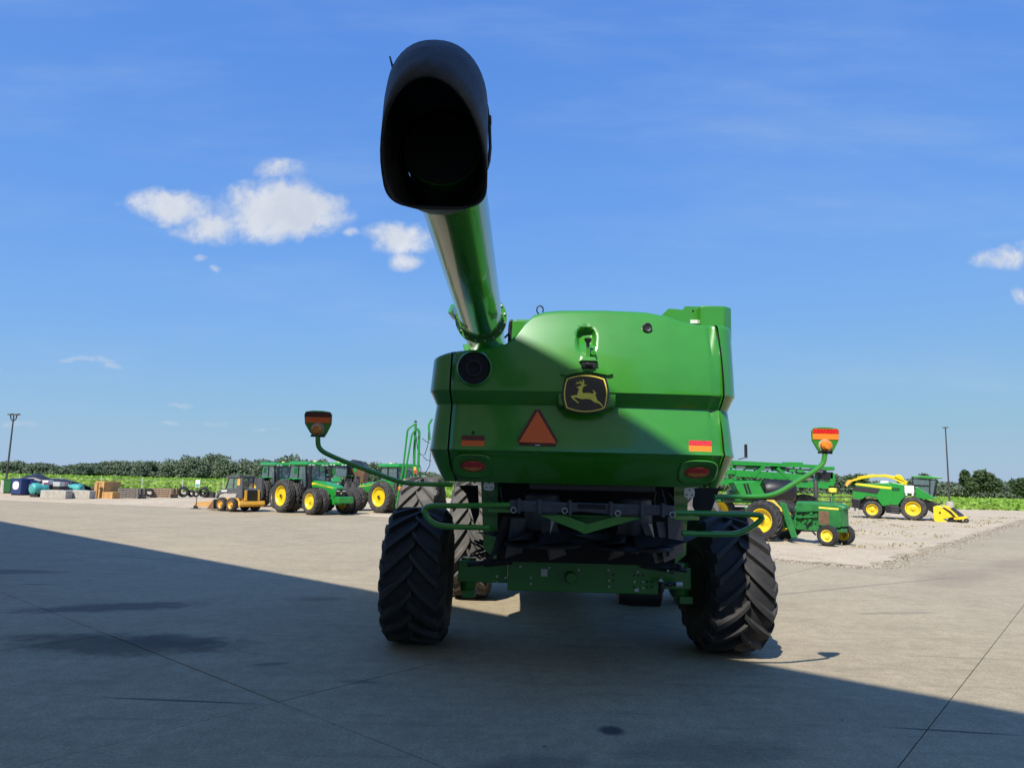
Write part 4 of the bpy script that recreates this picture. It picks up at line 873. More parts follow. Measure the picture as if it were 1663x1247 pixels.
for sd in (-1, 1): 
    B().sideprism([(-1.19, .66), (-1.1, .66), (-1.06, 1.26), (-1.14, 1.26)], sd * .43 - .07, sd * .43 + .07).obj('rear_strip', 'yellow_orange', eng, 0)
    arm = B().sideprism([(-1.15, .8), (-.85, .75), (-.62, 1.08), (.6, 1.02), (1.05, .92), (1.2, .7), (1.32, .72), (1.15, 1.12), (.7, 1.26), (-.6, 1.36), (-.75, 1.92), (-1.1, 1.95)], sd * .66 - .06, sd * .66 + .06).obj('lift_arm', 'charcoal', sk, 0, .015)
    B().sideprism([(-.95, 1.5), (-.7, 1.5), (-.72, 1.88), (-.95, 1.88)], sd * .735 - .01, sd * .735 + .01).obj('arm_panel', 'yellow_orange', arm, 0)
    B().sideprism([(.25, 1.12), (.78, 1.10), (.78, 1.19), (.25, 1.22)], sd * .725 - .004, sd * .725 + .004).obj('arm_lettering', 'white', arm, 0)
cb = B().sideprism([(-.5, 1.3), (.55, 1.0), (.8, 1.05), (.45, 1.98), (-.5, 2.0)], -.48, .48).obj('cab', 'glass', sk, 0)
for sd in (-1, 1):
    for p, q in (((-.5, 1.3), (-.5, 2.0)), ((.8, 1.05), (.45, 1.98)), ((-.5, 1.98), (.45, 1.96)), ((.0, 1.2), (0, 1.98))): B().bar((p[0], sd * .49, p[1]), (q[0], sd * .49, q[1]), .07).obj('cab_post', 'charcoal', cb, 0)
B().box(-.6, .55, -.54, .54, 1.98, 2.06).obj('cab_roof', 'charcoal', cb, 0, .02)
B().loft([[(-.3, -.25, 1.1), (.2, -.25, 1.1), (.2, .25, 1.1), (-.3, .25, 1.1)], [(-.4, -.22, 1.75), (-.2, -.22, 1.75), (-.2, .22, 1.75), (-.4, .22, 1.75)]]).obj('seat', 'yellow_orange', cb, 0, .03)
bk = B().sideprism([(1.22, .12), (1.9, .05), (1.9, .09), (1.3, .2), (1.32, .62), (1.22, .66)], -.85, .85).obj('bucket', 'steel_dark', sk, 0, .01)
for sd in (-1, 1): B().sideprism([(1.25, .1), (1.9, .06), (1.3, .63)], sd * .84 - .012, sd * .84 + .012).obj('bucket_side', 'rust', bk, 0)

# ------------------------------------------------------------------ old row-crop tractor
h_ = R(-49); ct = gnd(1345, 887); S_ = .95
ot = thing('old_tractor', 'old green tractor with no cab and yellow front rims, beside the combine', 'tractor', place(ct, h_, 2.25, -.68, S_), h_, None, S_)
for sd in (-1, 1):
    wheel(ot, 2.25, sd * .68, .385, .24, .215, sd, 0, 1, 'rubber', 'yellow' if sd > 0 else 'emblem_yellow', lh=.012, dish=.09)
    wheel(ot, -.26, sd * .82, .80, .42, .46, sd, 18, 1, 'rubber', 'yellow', lw=.06, sweep=.55, lh=.045)
    B().bar((-.26, sd * .2, .8), (-.26, sd * .95, .8), .14).obj('axle_bar', 'green_old', ot, 0)
    B().tube([(2.25, sd * .12, .62), (2.25, sd * .52, .58), (2.25, sd * .56, .4)], .05, 8).obj('front_spindle', 'green_old', ot, 30)
hd = hood_loft([(.85, .27, 1.18, 1.60, .10), (1.5, .27, 1.24, 1.62, .10), (2.45, .27, 1.3, 1.58, .10), (2.62, .24, 1.34, 1.52, .08), (2.72, .2, 1.38, 1.46, .04)]).obj('hood', 'green_old', ot, 30)
for sd in (-1, 1):
    B().prism([(1.75, sd * .272, 1.42), (2.5, sd * .272, 1.40), (2.5, sd * .272, 1.335), (1.75, sd * .272, 1.36)], (0, sd * .006, 0)).obj('hood_stripe', 'emblem_yellow', hd, 0)
    B().sideprism([(1.72, .72), (2.52, .68), (2.6, .75), (2.6, 1.30), (1.72, 1.30)], sd * .262 - .012, sd * .262 + .012).obj('side_screen', 'green_old', ot, 0, .01)
    B().sideprism([(1.74, .78), (2.12, .76), (2.12, 1.26), (1.74, 1.26)], sd * .277 - .004, sd * .277 + .004).obj('radiator_screen', 'rust', ot, 0)
B().box(2.58, 2.64, -.24, .24, .72, 1.34).obj('front_grille', 'green_old', ot, 0, .02)
B().box(.75, 1.72, -.17, .17, .58, 1.24).obj('engine_block', 'green_old', ot, 0, .03)
for i in range(16):
    x, z = random.uniform(.8, 1.65), random.uniform(.66, 1.16); a = random.uniform(.04, .10)
    B().lathe([(.001, -.22 - a * .6), (a * .6, -.22 - a * .6), (a * .6, -.1), (.001, -.1)], 8, (x, 0, z), 'y').obj('engine_fitting', random.choice(['green_old', 'green_old', 'green_old', 'black', 'zinc']), ot, 0)
B().bar((.8, -.24, .98), (1.68, -.24, 1.05), .07).obj('manifold', 'green_old', ot, 0)
B().box(-.5, .8, -.25, .25, .52, 1.05).obj('transmission', 'green_old', ot, 0, .04)
B().box(.7, 2.6, -.2, .2, .5, .66).obj('frame_rail', 'green_old', ot, 0, .02)
B().tube([(1.55, -.05, 1.6), (1.55, -.05, 1.75), (1.55, -.05, 1.76), (1.55, -.05, 2.35), (1.55, -.05, 2.42)], .08, 12, rs=[.035, .035, .085, .085, .05]).obj('muffler', 'pole', ot, 30)
q = B().tube([(2.2, -.05, 1.56), (2.2, -.05, 2.02)], .035, 8).obj('intake_stack', 'green_old', ot, 30)
B().lathe([(.001, 1.98), (.14, 1.98), (.15, 2.0), (.15, 2.11), (.12, 2.14), (.001, 2.15)], 14, (2.2, -.05, 0), 'z').obj('precleaner', 'emblem_yellow', q, 30)
B().lathe([(.001, .70), (.15, .70), (.16, .76), (.15, .86), (.001, .86)], 14, (0, 0, 1.28), 'x').obj('dash', 'green_old', ot, 30)
B().tube([(.62, 0, 1.45), (.42, 0, 1.62)], .025, 8).obj('steering_column', 'black', ot); bb = B(); bb.tube([(.42 + .1 * math.cos(i * .4) * .6, .2 * math.sin(i * .4), 1.62 + .12 * math.cos(i * .4)) for i in range(17)], .015, 6); bb.obj('steering_wheel', 'black', ot)
B().loft([[(-.35, -.25, 1.15), (.1, -.25, 1.15), (.1, .25, 1.15), (-.35, .25, 1.15)], [(-.45, -.25, 1.6), (-.35, -.25, 1.6), (-.35, .25, 1.6), (-.45, .25, 1.6)]]).obj('seat', 'yellow', ot, 0, .03)
B().prism([(.35, -.66, 1.55), (.62, -.66, 1.5), (1.08, -.72, .22), (.86, -.74, .16)], (0, .06, 0)).obj('side_plate', 'green_old', ot, 0, .01)
B().prism([(.55, -.68, .95), (.66, -.68, .98), (1.05, -.745, .25), (.88, -.745, .2)], (0, -.02, 0)).obj('side_plate', 'green_old', ot, 0, .005)
B().bar((1.35, -.1, .5), (1.62, -.35, .36), .05).obj('drawbar_step', 'steel_dark', ot, 0)
for i in range(4): B().tube([(.55 + .05 * i, -.3, 1.35), (.6 + .08 * i, -.36, 1.1 + .05 * i), (.75, -.32, .95)], .014, 5).obj('hose', 'black', ot)

# ------------------------------------------------------------------ self-propelled sprayer with folded boom
sy = 33.0; sp0 = at(1220, 800, sy)
sr = thing('sprayer', 'green self-propelled sprayer with folded boom behind the combine and old tractor', 'sprayer', (sp0.x, sy, .006))
Ms = Matrix.Translation(sr.location).inverted()
def S(px, py, Y=sy): return Ms @ at(px, py, Y)
def sbar(p, q, t_, name='boom_member', m_='green_far', Y=sy, d=None): return B().bar(S(*p, Y), S(*q, Y), t_, d).obj(name, m_, sr, 0)
for Yo in (sy - .25, sy + .35):
    sbar((1140, 748), (1330, 758), .16, Y=Yo); sbar((1140, 763), (1305, 774), .22, Y=Yo, d=.22)
sbar((1140, 779), (1352, 786), .18, Y=sy - .3); sbar((1140, 784), (1300, 787), .12, Y=sy + .3)
for i in range(9):
    x = 1150 + i * 19; sbar((x, 763 + i * .6), (x + (10 if i % 2 else -4), 750 + i * .6), .07)
for i in range(8):
    x = 1160 + i * 18; sbar((x, 767), (x + 12, 780), .05, 'nozzle_body', 'black', sy - .2); sbar((x + 6, 770), (x + 20, 771), .09, 'nozzle_line', 'black' if i % 3 else 'zinc', sy - .25)
for pp in ([(1180, 755), (1220, 757), (1262, 760), (1300, 768), (1335, 769)], [(1200, 757), (1240, 754), (1290, 762), (1340, 764)], [(1210, 772), (1260, 774), (1300, 776)]):
    B().tube([S(a, b_, sy - .35) for a, b_ in pp], .05, 6).obj('boom_hose', random.choice(['black', 'steel_dark']), sr)
p, q = S(1273, 750), S(1302, 758); B().box(p.x, q.x, p.y - .2, p.y + .3, q.z, p.z).obj('boom_bracket', 'green_far', sr, 0, .03)
for (x0_, y0_, x1_, y1_, m_) in ((1318, 757, 1352, 764, 'green_far'), (1344, 768, 1353, 786, 'green_far'), (1326, 766, 1350, 778, 'black'), (1300, 768, 1318, 776, 'black')):
    p, q = S(x0_, y0_), S(x1_, y1_); B().box(p.x, q.x, p.y - .25, p.y + .25, q.z, p.z).obj('boom_end', m_, sr, 0, .03)
sbar((1322, 783), (1342, 766), .16)
for i in range(12):
    x = 1170 + i * 11; sbar((x, 778 + i * .4), (x + random.uniform(-3, 8), 765 + i * .7), random.uniform(.05, .1), m_=random.choice(['green_far', 'green_far', 'steel_dark']), Y=sy - .45)
for i in range(10):
    x = 1175 + i * 14; q = S(x, 757 + i * .9, sy - .4); e_ = random.uniform(.08, .22); B().box(q.x - e_, q.x + e_, q.y, q.y + .3, q.z - .07, q.z + .06).obj('boom_fitting', random.choice(['green_far', 'green_far', 'black', 'zinc']), sr, 0, .01)
sbar((1195, 768), (1300, 775), .1, Y=sy - .5, d=.3); sbar((1150, 782), (1345, 789), .12, Y=sy - .5, d=.22); sbar((1190, 752), (1275, 755), .1, Y=sy - .5, d=.16)
for (p0_, p1_) in (((1240, 757), (1222, 775)), ((1262, 760), (1280, 776)), ((1300, 778), (1330, 760))): sbar(p0_, p1_, .14, Y=sy - .5)
B().prism([S(*p, sy - 1.4) for p in ((1192, 783), (1225, 780), (1235, 788), (1245, 806), (1205, 807), (1198, 796))], (0, .9, 0)).obj('engine_hood', 'green_far', sr, 0, .04)
for x in (1207, 1212): B().prism([S(x, 785, sy - 1.43), S(x + 3, 785, sy - 1.43), S(x + 9, 803, sy - 1.43), S(x + 6, 803, sy - 1.43)], (0, .05, 0)).obj('hood_louvre', 'black', sr, 0)
p = S(1255, 796); B().lathe([(.001, -.7), (.42, -.68), (.52, -.5), (.52, .5), (.42, .68), (.001, .7)], 22, (p.x - .1, p.y - .9, p.z - .02), 'x').obj('solution_tank', 'black', sr, 30)
p, q = S(1195, 806), S(1300, 815); B().box(p.x - 2, q.x - 1.0, p.y, p.y + 1.1, q.z, p.z).obj('frame', 'green_far', sr, 0, .02)
p = S(1196, 800); B().box(p.x - .4, p.x + .05, p.y - .1, p.y + .2, p.z - .25, p.z + .12).obj('engine_part', 'zinc', sr, 0, .03)
for (X, Yo) in ((-1.8, -.6), (-1.8, 1.8), (2.6, 1.8), (2.6, .4)): 
    wheel(sr, X, Yo, .85, .4, .5, -1, 18, 1, 'rubber_mid', 'yellow', 0.0)
    B().bar((X, Yo + .25, .85), (X, Yo + .25, 1.7), .14).obj('wheel_leg', 'green_far', sr, 0)
for i in range(14):
    a, b_ = random.uniform(1165, 1262), random.uniform(808, 838); q = S(a, b_, sy - 1.2); e_ = random.uniform(.08, .3)
    B().box(q.x - e_, q.x + e_, q.y, q.y + .3, q.z - .1, q.z + .1).obj('undercarriage_part', random.choice(['green_far', 'green_far', 'black', 'black', 'steel_dark']), sr, 0, .02)
p, q = S(1165, 808, sy - 1.0), S(1275, 818, sy - 1.0); B().box(p.x, q.x, p.y, p.y + .25, q.z, p.z).obj('side_rail', 'green_far', sr, 0, .02)
p, q = S(1160, 822, sy - .6), S(1240, 852, sy - .6); B().box(p.x, q.x, p.y, p.y + .3, q.z, p.z).obj('belly_guard', 'black', sr, 0, .02)
B().box(-4.0, -2.4, 0, 1.6, 1.7, 3.2).obj('cab', 'glass', sr, 0, .05); B().box(-4.1, -2.3, -.1, 1.7, 3.2, 3.4).obj('cab_roof', 'green_far', sr, 0, .05)

# ------------------------------------------------------------------ forage harvester
h_ = R(-33); ct = gnd(1417, 842); FS = 1.0
fh = thing('forage_harvester', 'green forage harvester with arched yellow spout and yellow pickup head', 'harvester', place(ct, h_, 0, -1.15, FS), h_, None, FS)
def X(cx_, cy_): return ((cx_ - 430) / 212.0, (722 - cy_) / 195.0)
def fp(pts): return [X(*p) for p in pts]
for sd in (-1, 1):
    wheel(fh, 0, sd * 1.0, .60, .42, .36, sd, 17, 1, lw=.06, sweep=.5, lh=.045)
    wheel(fh, 2.43, sd * 1.0, .77, .56, .46, sd, 18, 1, lw=.07, sweep=.5, lh=.05)
B().sideprism(fp([(180, 370), (240, 270), (640, 250), (700, 300), (680, 530), (560, 560), (480, 440), (370, 430), (290, 480), (180, 470)]), -1.0, 1.0).obj('rear_body', 'green_far', fh, 0, .05)
B().sideprism(fp([(640, 250), (690, 240), (850, 265), (860, 420), (800, 480), (760, 540), (640, 535)]), -.97, .97).obj('mid_body', 'green_far', fh, 0, .04)
for sd in (-1, 1):
    B().sideprism(fp([(205, 278), (240, 262), (690, 305), (680, 330), (560, 322), (230, 285)]), sd * 1.0 - .012, sd * 1.0 + .012).obj('yellow_stripe', 'yellow_decal', fh, 0)
    sc_p = B().sideprism(fp([(185, 365), (225, 300), (540, 330), (500, 400)]), sd * 1.0 - .015, sd * 1.0 + .015).obj('engine_screen', 'black', fh, 0)
    for i in range(5): 
        a, b_ = X(215 - i * 5, 312 + i * 12), X(525 - i * 7, 338 + i * 13); B().bar((a[0], sd * 1.018, a[1]), (b_[0], sd * 1.018, b_[1]), .02, .035).obj('louvre', 'pole', sc_p, 0)
    for i in range(3): a, b_ = X(690, 320 + i * 14), X(790, 315 + i * 14); B().bar((a[0], sd * .98, a[1]), (b_[0], sd * .98, b_[1]), .02, .03).obj('side_louvre', 'black', fh, 0)
    B().sideprism(fp([(160, 460), (280, 480), (275, 600), (165, 590)]), sd * .9 - .1, sd * .9 + .1).obj('rear_bumper', 'black', fh, 0, .03)
    st_ = B().sideprism(fp([(585, 535), (770, 545), (775, 650), (600, 640)]), sd * .9 - .08, sd * .9 + .08).obj('step_box', 'black', fh, 0, .02)
    for i in range(3): a = X(670, 570 + i * 28); B().box(a[0], a[0] + .5, sd * 1.0 - .04, sd * 1.0 + .04, a[1], a[1] + .03).obj('step', 'steel', st_, 0)
B().box(-.9, 3.2, -.7, .7, .55, 1.3).obj('chassis', 'black', fh, 0)
p = X(850, 280); B().box(p[0], p[0] + .56, -1.12, -.75, 1.75, 2.27).obj('additive_tank', 'white', fh, 0, .05)
for dx in (.05, .42): B().box(p[0] + dx, p[0] + dx + .1, -1.1, -.8, 1.62, 1.75).obj('tank_foot', 'white', fh, 0)
B().lathe([(.001, .12), (.25, .1), (.3, 0), (.3, -.1)], 16, (X(580, 240)[0], 0, X(580, 243)[1]), 'z').obj('roof_dome', 'white', fh, 30)
cb = B().sideprism(fp([(960, 180), (1240, 190), (1250, 200), (1190, 410), (1140, 420), (960, 280)]), -.72, .72).obj('cab', 'glass', fh, 0)
for sd in (-1, 1):
    for p, q in (((948, 165), (955, 270)), ((1245, 195), (1195, 410)), ((1165, 190), (1150, 410)), ((955, 270), (1150, 410)), ((955, 272), (1150, 275))): a, b_ = X(*p), X(*q); B().bar((a[0], sd * .73, a[1]), (b_[0], sd * .73, b_[1]), .07).obj('cab_post', 'black', cb, 0)
B().sideprism(fp([(935, 150), (1180, 152), (1305, 165), (1300, 180), (1160, 182), (940, 168)]), -.85, .85).obj('cab_roof', 'green_far', cb, 0, .02)
B().sideprism(fp([(1000, 300), (1060, 300), (1080, 400), (1000, 400)]), -.25, .25).obj('seat', 'black', cb, 0)
B().sideprism(fp([(980, 290), (1010, 295), (1200, 420), (1230, 440), (1100, 450), (980, 430)]), -.8, .8).obj('platform', 'green_far', fh, 0, .02)
sp_pts = [(870, 250), (800, 215), (720, 175), (600, 150), (450, 155), (300, 180), (180, 215), (110, 240)]
rings = []
for i, p in enumerate(sp_pts):
    a = X(*p); hh = [.28, .2, .17, .14, .13, .12, .11, .09][i]; ww = [.2, .16, .14, .13, .12, .11, .1, .1][i]; dx = .06 if i < 3 else 0
    rings.append([(a[0] - dx, -ww, a[1] - hh / 1.2), (a[0] - dx, ww, a[1] - hh / 1.2), (a[0] + dx, ww, a[1] + hh / 2), (a[0] + dx, -ww, a[1] + hh / 2)])
spt = B().loft(rings).obj('discharge_spout', 'yellow', fh, 0, .02)
B().sideprism(fp([(130, 215), (140, 250), (95, 290), (85, 312), (60, 300), (62, 265), (95, 222)]), -.12, .12).obj('spout_flap', 'yellow_orange', spt, 0, .01)
B().sideprism(fp([(730, 140), (780, 135), (820, 160), (850, 230), (780, 200), (720, 170)]), -.22, .22).obj('spout_base', 'yellow', spt, 0, .03)
bb = B(); a, b_ = X(450, 138), X(220, 178); bb.tube([(a[0], 0, a[1]), (b_[0], 0, b_[1])], .03, 6); bb.obj('spout_ram', 'yellow', spt)
hdx = B().sideprism(fp([(1190, 540), (1240, 520), (1310, 535), (1440, 650), (1300, 690), (1350, 720), (1330, 755), (1240, 750), (1190, 710)]), -1.25, 1.25).obj('pickup_head', 'yellow', fh, 0, .03)
B().sideprism(fp([(1290, 540), (1330, 545), (1400, 590), (1450, 650), (1420, 650), (1370, 600)]), -1.27, 1.27).obj('head_slot', 'black', hdx, 0)
a = X(1268, 610); B().box(a[0] - .05, a[0] + .05, -1.27, -1.25, a[1] - .06, a[1] + .06).obj('head_badge', 'black', hdx, 0)
for sd in (-1, 1): B().sideprism(fp([(1300, 520), (1370, 535), (1480, 640), (1460, 665), (1420, 640)]), sd * 1.2 - .04, sd * 1.2 + .04).obj('head_arm', 'yellow', hdx, 0, .01)
a = X(1400, 705); B().lathe([(.001, -1.1), (.22, -1.1), (.22, 1.1), (.001, 1.1)], 14, (a[0], 0, a[1] + .02), 'y').obj('pickup_reel', 'black', hdx, 30)
B().sideprism(fp([(1380, 560), (1420, 545), (1540, 640), (1500, 650)]), -1.1, 1.1).obj('windguard', 'steel_dark', hdx, 0)
B().sideprism(fp([(1420, 660), (1580, 640), (1585, 680), (1430, 690)]), -1.2, 1.2).obj('guard_beam', 'yellow', hdx, 0, .01)
for px in (1570, 1490):
    a = X(px, 715); w_ = B().lathe([(.03, -.05), (.13, -.06), (.15, -.03), (.15, .03), (.13, .06), (.03, .05)], 18, (a[0], -1.15 if px > 1500 else -.7, .15), 'y').obj('gauge_wheel', 'rubber', hdx, 30)
B().sideprism(fp([(1080, 450), (1250, 500), (1290, 480), (1300, 500), (1200, 540), (1180, 620), (1080, 560)]), -.6, .6).obj('feed_housing', 'black', fh, 0, .02)

# ------------------------------------------------------------------ lamp posts
def lamp_post(base, topz, label, heads):
    t = thing('lamp_post', label, 'lamp post', base)
    B().lathe([(.001, 0), (.36, 0), (.36, .85), (.33, .9), (.001, .9)], 18, ax='z').obj('footing', 'concrete_block', t, 30)
    B().tube([(0, 0, .9), (0, 0, topz)], .1, 10, rs=[.085, .055]).obj('pole', 'pole', t, 30)
    if heads:
        B().tube([(-.28, 0, topz + .0), (-.22, 0, topz - .35), (0, 0, topz - .55), (.22, 0, topz - .35), (.28, 0, topz)], .05, 6).obj('bracket', 'pole', t, 30)
    for x in ((-.27, .27) if heads else (.0,)):
        hd = B().loft([[(x - .2, -.2, topz), (x + .2, -.2, topz + .03), (x + .2, .2, topz + .03), (x - .2, .2, topz)], [(x - .17, -.17, topz + .09), (x + .17, -.17, topz + .12), (x + .17, .17, topz + .12), (x - .17, .17, topz + .09)]]).obj('lamp_head', 'pole', t, 0)
        B().box(x - .15, x + .15, -.14, .14, topz - .02, topz - .006).obj('lamp_glass', 'white', hd, 0)
g = gnd(8, 797); lamp_post((g.x, g.y, .006), at(22, 674, g.y).z, 'dark twin-headed lamp post on a white footing at the far left', True)
g = gnd(1543, 829); lamp_post((g.x, g.y, .0), at(1535, 695, g.y).z, 'dark single lamp post by the forage harvester pickup head', False)

# ------------------------------------------------------------------ yard clutter on the left
def P0(px, py): q = gnd(px, py); return Vector((q.x, q.y, .006))
ppm = lambda p: F / p.y                               # photo pixels per metre at that depth
def spot(px, py, rz=0.0): return P0(px, py), rz
def bin_(px, py, w_, h_, d_, m_, label, lidm=None, sticker=False, rz=-.25):
    t = thing('storage_bin', label, 'bin', P0(px, py), rz, 'bins by the lamp post')
    B().loft([[(-w_ / 2 * .92, -d_ / 2 * .92, .08), (w_ / 2 * .92, -d_ / 2 * .92, .08), (w_ / 2 * .92, d_ / 2 * .92, .08), (-w_ / 2 * .92, d_ / 2 * .92, .08)], [(-w_ / 2, -d_ / 2, h_), (w_ / 2, -d_ / 2, h_), (w_ / 2, d_ / 2, h_), (-w_ / 2, d_ / 2, h_)]]).obj('tub', m_, t, 0, .03)
    B().box(-w_ / 2 - .03, w_ / 2 + .03, -d_ / 2 - .03, d_ / 2 + .03, h_ + .003, h_ + .07).obj('lid', lidm or m_, t, 0, .02)
    for x in (-.3, .3): B().box(x * w_ - .06, x * w_ + .06, -d_ / 2, d_ / 2, 0, .08).obj('runner', 'black', t, 0)
    if sticker: B().sideprism(rrect(0, h_ * .62, w_ * .3, h_ * .26, 2.6, 14), -d_ / 2 - .012, -d_ / 2 + .03).obj('sticker', 'white', t, 0)
    return t
bin_(18, 801, .7, 1.05, .9, 'green_bin', 'dark green bin, leftmost beside the lamp post footing')
bin_(34, 804, .95, 1.15, 1.0, 'blue_bin', 'blue bin with a white sticker, nearest the lamp post', None, True)
bin_(52, 804, .85, 1.0, .9, 'blue_bin', 'second blue bin with a white sticker, right of the first', None, True)
def tarp(px, py, Y, pts, label):
    q = at(px, py, Y); t0 = Vector((q.x, Y, .006)); bb = B(); rings = []
    for dx, z in pts:
        rings.append([(dx, -.9, max(.0, z - .5)), (dx, -.6, z - .1 + random.uniform(-.06, .06)), (dx, 0, z + random.uniform(-.05, .05)), (dx, .7, z - .2), (dx, 1.0, max(0, z - .7))])
    bb.loft(rings, False, False, closed=False); o = bb.obj('tarpaulin', 'tarp', None, 50, solid=.02); o.location = t0
    return tag(o, label, 'tarp', 'dark tarpaulins over the stored goods')
tarp(55, 800, 57, [(-1.3, 1.05), (-.9, 1.2), (-.3, 1.48), (.3, 1.52), (.9, 1.3), (1.5, 1.1)], 'dark tarpaulin peaked over the blue bins')
tarp(97, 800, 57, [(-1.2, 1.1), (-.5, 1.2), (.3, 1.18), (1.2, 1.0), (2.0, .75)], 'low dark tarpaulin behind the teal tanks')
def tank(px, py, L_, r_, label, rz):
    t = thing('poly_tank', label, 'tank', P0(px, py), rz, 'teal poly tanks behind the concrete blocks')
    B().lathe([(.001, -L_ / 2), (r_ * .7, -L_ / 2 + .02), (r_ * .95, -L_ / 2 + .12), (r_, -L_ / 2 + .25), (r_, -.06), (r_ * .96, 0), (r_, .06), (r_, L_ / 2 - .25), (r_ * .95, L_ / 2 - .12), (r_ * .7, L_ / 2 - .02), (.001, L_ / 2)], 22, (0, 0, r_ + .15), 'x').obj('shell', 'teal', t, 35)
    B().lathe([(.001, .1), (.16, .1), (.18, .06), (.18, -.05)], 14, (0, 0, 2 * r_ + .17), 'z').obj('filler_cap', 'black', t, 30)
    for x in (-L_ * .3, L_ * .3): B().box(x - .06, x + .06, -r_ * .8, r_ * .8, 0, .3).obj('cradle', 'steel_dark', t, 0)
tank(62, 807, 1.1, .42, 'teal tank standing end-on beside the blue bins', R(60)); tank(114, 805.5, 1.9, .38, 'long teal tank lying behind the concrete blocks', R(-8))
for i, (px, py, w_, h_, z, m_, lb) in enumerate(((75, 806, .5, .3, .85, 'white', 'white carton on the pile behind the left concrete block'), (88, 806, 1.1, .32, .72, 'zinc', 'pale grey carton on the pile behind the concrete blocks'), (100, 806, .5, .3, .72, 'pink', 'small pink carton beside the pale grey carton'), (70, 807, .35, .4, .62, 'pink', 'small pink drum beside the end-on teal tank'))):
    t = thing('carton', lb, 'carton', P0(px, py), -.15, 'cartons behind the concrete blocks'); B().box(-w_ / 2, w_ / 2, -.25, .25, z, z + h_).obj('box', m_, t, 0, .02); B().box(-w_ / 2 - .05, w_ / 2 + .05, -.3, .3, 0, z - .004).obj('stand', 'steel_dark', t, 0)
for px, lb in ((91, 'left of the two pale concrete blocks'), (130, 'right of the two pale concrete blocks, next to the crates')):
    t = thing('concrete_block', lb, 'block', P0(px, 809.5), R(2), 'pale concrete blocks at the lot edge'); B().box(-.84, .84, -.4, .4, 0, .55).obj('body', 'concrete_block', t, 0, .03); B().box(-.5, .5, -.12, .12, .551, .58).obj('key', 'concrete_block', t, 0, .02)
t = thing('timber_post', 'short pale timber post between the blocks and the crates', 'post', P0(155, 809)); B().box(-.1, .1, -.1, .1, 0, 1.05).obj('shaft', 'wood_new', t, 0, .01); B().box(-.13, .13, -.13, .13, 1.053, 1.1).obj('cap', 'wood_new', t, 0)
def crate(px, py, w_, h_, z, label, m_='wood_new', d_=.9, rz=-.2, dx=0.0):
    q = P0(px, py); q.z += z; t = thing('crate', label, 'crate', q, rz, 'wooden crates at the lot edge')
    n_ = max(3, int(h_ / .17)); ph_ = h_ / n_
    for i in range(n_):
        z0_ = i * ph_ + .012; B().box(-w_ / 2, w_ / 2, -d_ / 2, -d_ / 2 + .025, z0_, z0_ + ph_ - .02).obj('plank', m_, t, 0)
        B().box(w_ / 2 - .025, w_ / 2, -d_ / 2 + .027, d_ / 2, z0_, z0_ + ph_ - .02).obj('plank', m_, t, 0); B().box(-w_ / 2, -w_ / 2 + .025, -d_ / 2 + .027, d_ / 2, z0_, z0_ + ph_ - .02).obj('plank', m_, t, 0)
    for x in (-w_ / 2 + .05, 0, w_ / 2 - .05): B().box(x - .045, x + .045, -d_ / 2 - .024, -d_ / 2 - .002, .0, h_).obj('batten', m_, t, 0)
    B().box(-w_ / 2 + .03, w_ / 2 - .03, -d_ / 2 + .03, d_ / 2 - .03, .01, h_ - .06).obj('liner', 'wood_brown', t, 0); B().box(-w_ / 2, w_ / 2, -d_ / 2, d_ / 2, h_ + .002, h_ + .03).obj('lid', m_, t, 0)
crate(168, 808.5, .72, .62, 0, 'tan crate at the bottom of the stack beside the timber post'); crate(168, 808.5, .72, .5, .66, 'tan crate on top of the stack beside the timber post')
crate(183, 807.6, .42, 1.15, 0, 'tall narrow tan crate behind the low crate'); crate(180, 809.3, .85, .42, 0, 'low tan crate in front of the tall narrow crate', d_=.7)
def pallets(px, py, n_, m_, label, w_=1.3):
    for i in range(n_):
        q = P0(px, py); q.z += i * .145; q.x += random.uniform(-.04, .04)
        t = thing('pallet', label[i], 'pallet', q, -.15 + random.uniform(-.03, .03), 'stacked wooden pallets')
        for y in (-.45, 0, .45): B().box(-w_ / 2, w_ / 2, y - .04, y + .04, .02, .11).obj('stringer', m_, t, 0)
        for j in range(7): x = -w_ / 2 + .08 + j * (w_ - .16) / 6; B().box(x - .06, x + .06, -.5, .5, .112, .132).obj('deck_board', m_, t, 0)
        for x in (-w_ / 2 + .06, 0, w_ / 2 - .06): B().box(x - .05, x + .05, -.5, .5, .0, .018).obj('bottom_board', m_, t, 0)
od = ['bottom', 'second', 'third', 'fourth', 'top']
pallets(215, 809, 5, 'wood_grey', ['grey weathered pallet, %s of the five beside the crates' % o for o in od], 1.6)
pallets(267, 808, 5, 'wood_brown', ['brown pallet, %s of the five between the black tyres' % o for o in od], 1.7)
def tyre_thing(px, py, r_, w_, label, rz, lean=.25):
    o = link('loose_tyre', tyre_mesh(r_, w_, r_ * .55, 14, 1, 'rubber', .03, .04, .4)); q = P0(px, py); o.location = (q.x, q.y, r_ * math.cos(lean) + .05); o.rotation_euler = (lean, 0, rz)
    tag(o, label, 'tyre', 'loose black tyres on the gravel')
tyre_thing(242, 808, .34, .3, 'black tyre lying left of the brown pallets', .3); tyre_thing(297, 808, .42, .35, 'largest loose tyre right of the brown pallets', .2); tyre_thing(310, 808, .3, .25, 'small tyre second right of the brown pallets', -.2); tyre_thing(318, 808, .25, .22, 'smallest tyre next to the little sign', .3); tyre_thing(330, 808, .40, .32, 'loose tyre right of the little sign', .1)
t = thing('rubber_block', 'low black rubber block beside the rightmost loose tyre', 'block', P0(340, 808)); B().box(-.4, .4, -.25, .25, 0, .38).obj('body', 'rubber', t, 0, .03); B().box(-.42, .42, -.27, .27, .383, .42).obj('edge', 'rubber', t, 0)
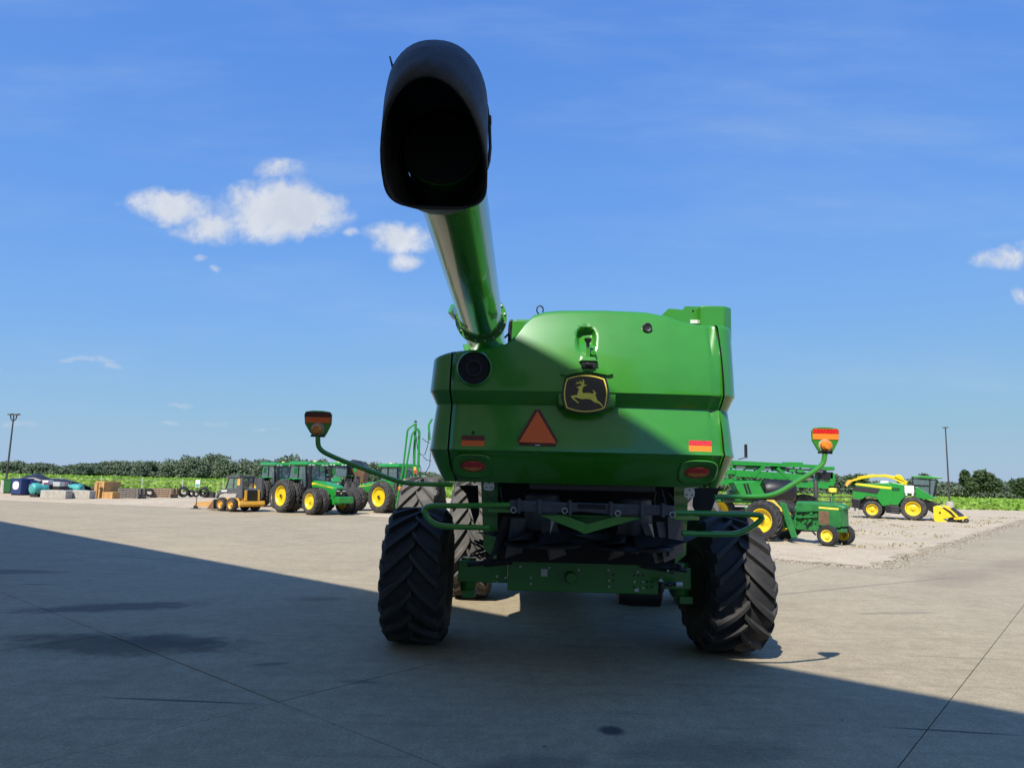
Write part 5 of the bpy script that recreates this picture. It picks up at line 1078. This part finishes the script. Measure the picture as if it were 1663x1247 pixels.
t = thing('black_pipe', 'long black pipe lying behind the concrete blocks', 'pipe', P0(143, 803)); B().tube([(-1.4, 0, .5), (1.4, .3, .48)], .16, 10).obj('barrel', 'black', t, 30)
for x in (-1, 1): B().box(x - .08, x + .08, -.2, .4, 0, .34).obj('block', 'wood_grey', t, 0)
g = gnd(318, 826); t = thing('sign_stand', 'small white and green sign on a stand left of the skid steer', 'sign', (g.x, g.y, .006)); kx = F / g.y
B().tube([(0, 0, 0), (0, 0, 1.55)], .02, 6).obj('post', 'pole', t); B().box(-.13, .13, -.03, -.015, 1.2, 1.6).obj('panel', 'white', t, 0); B().box(-.11, .11, -.036, -.031, 1.24, 1.36).obj('panel_stripe', 'teal', t, 0); B().box(-.25, .25, -.15, .15, 0, .03).obj('foot', 'steel_dark', t, 0)
t = thing('plough_blade', 'tan dusty blade attachment lying left of the bucket', 'attachment', P0(322, 826)); B().sideprism([(-.25, .35), (1.0, .5), (1.1, .1), (-.2, .12)], -.05, .05).obj('blade', 'wood_new', t, 0, .01)
for x in (-.15, .75): B().lathe([(.001, -.1), (.1, -.1), (.1, .1), (.001, .1)], 12, (x, 0, .1), 'y').obj('wheel', 'rubber', t, 30)
# wire fence between lot and field
def fence(p0, p1, n_, hgt_, label, m_='zinc', rails=0):
    d = (p1 - p0); t = thing('wire_fence', label, 'fence', p0, 0, 'fences along the field')
    for i in range(n_ + 1): q = d * i / n_; B().tube([(q.x, q.y, 0), (q.x, q.y, hgt_)], .03 if not rails else .06, 6).obj('fence_post', m_, t)
    for z in ((.35, .75, 1.15) if not rails else [hgt_ * (j + 1) / rails - .06 for j in range(rails)]): B().bar((0, 0, z), (d.x, d.y, z), .012 if not rails else .05, .012 if not rails else .09).obj('fence_wire' if not rails else 'fence_rail', m_, t, 0)
fence(Vector((-52, 65, 0)), Vector((-8, 66.5, 0)), 12, 1.35, 'thin wire fence along the field on the left')
fence(Vector((14, 60, 0)), Vector((33, 64, 0)), 8, 1.25, 'dark rail fence behind the old tractor', 'pole', 3)
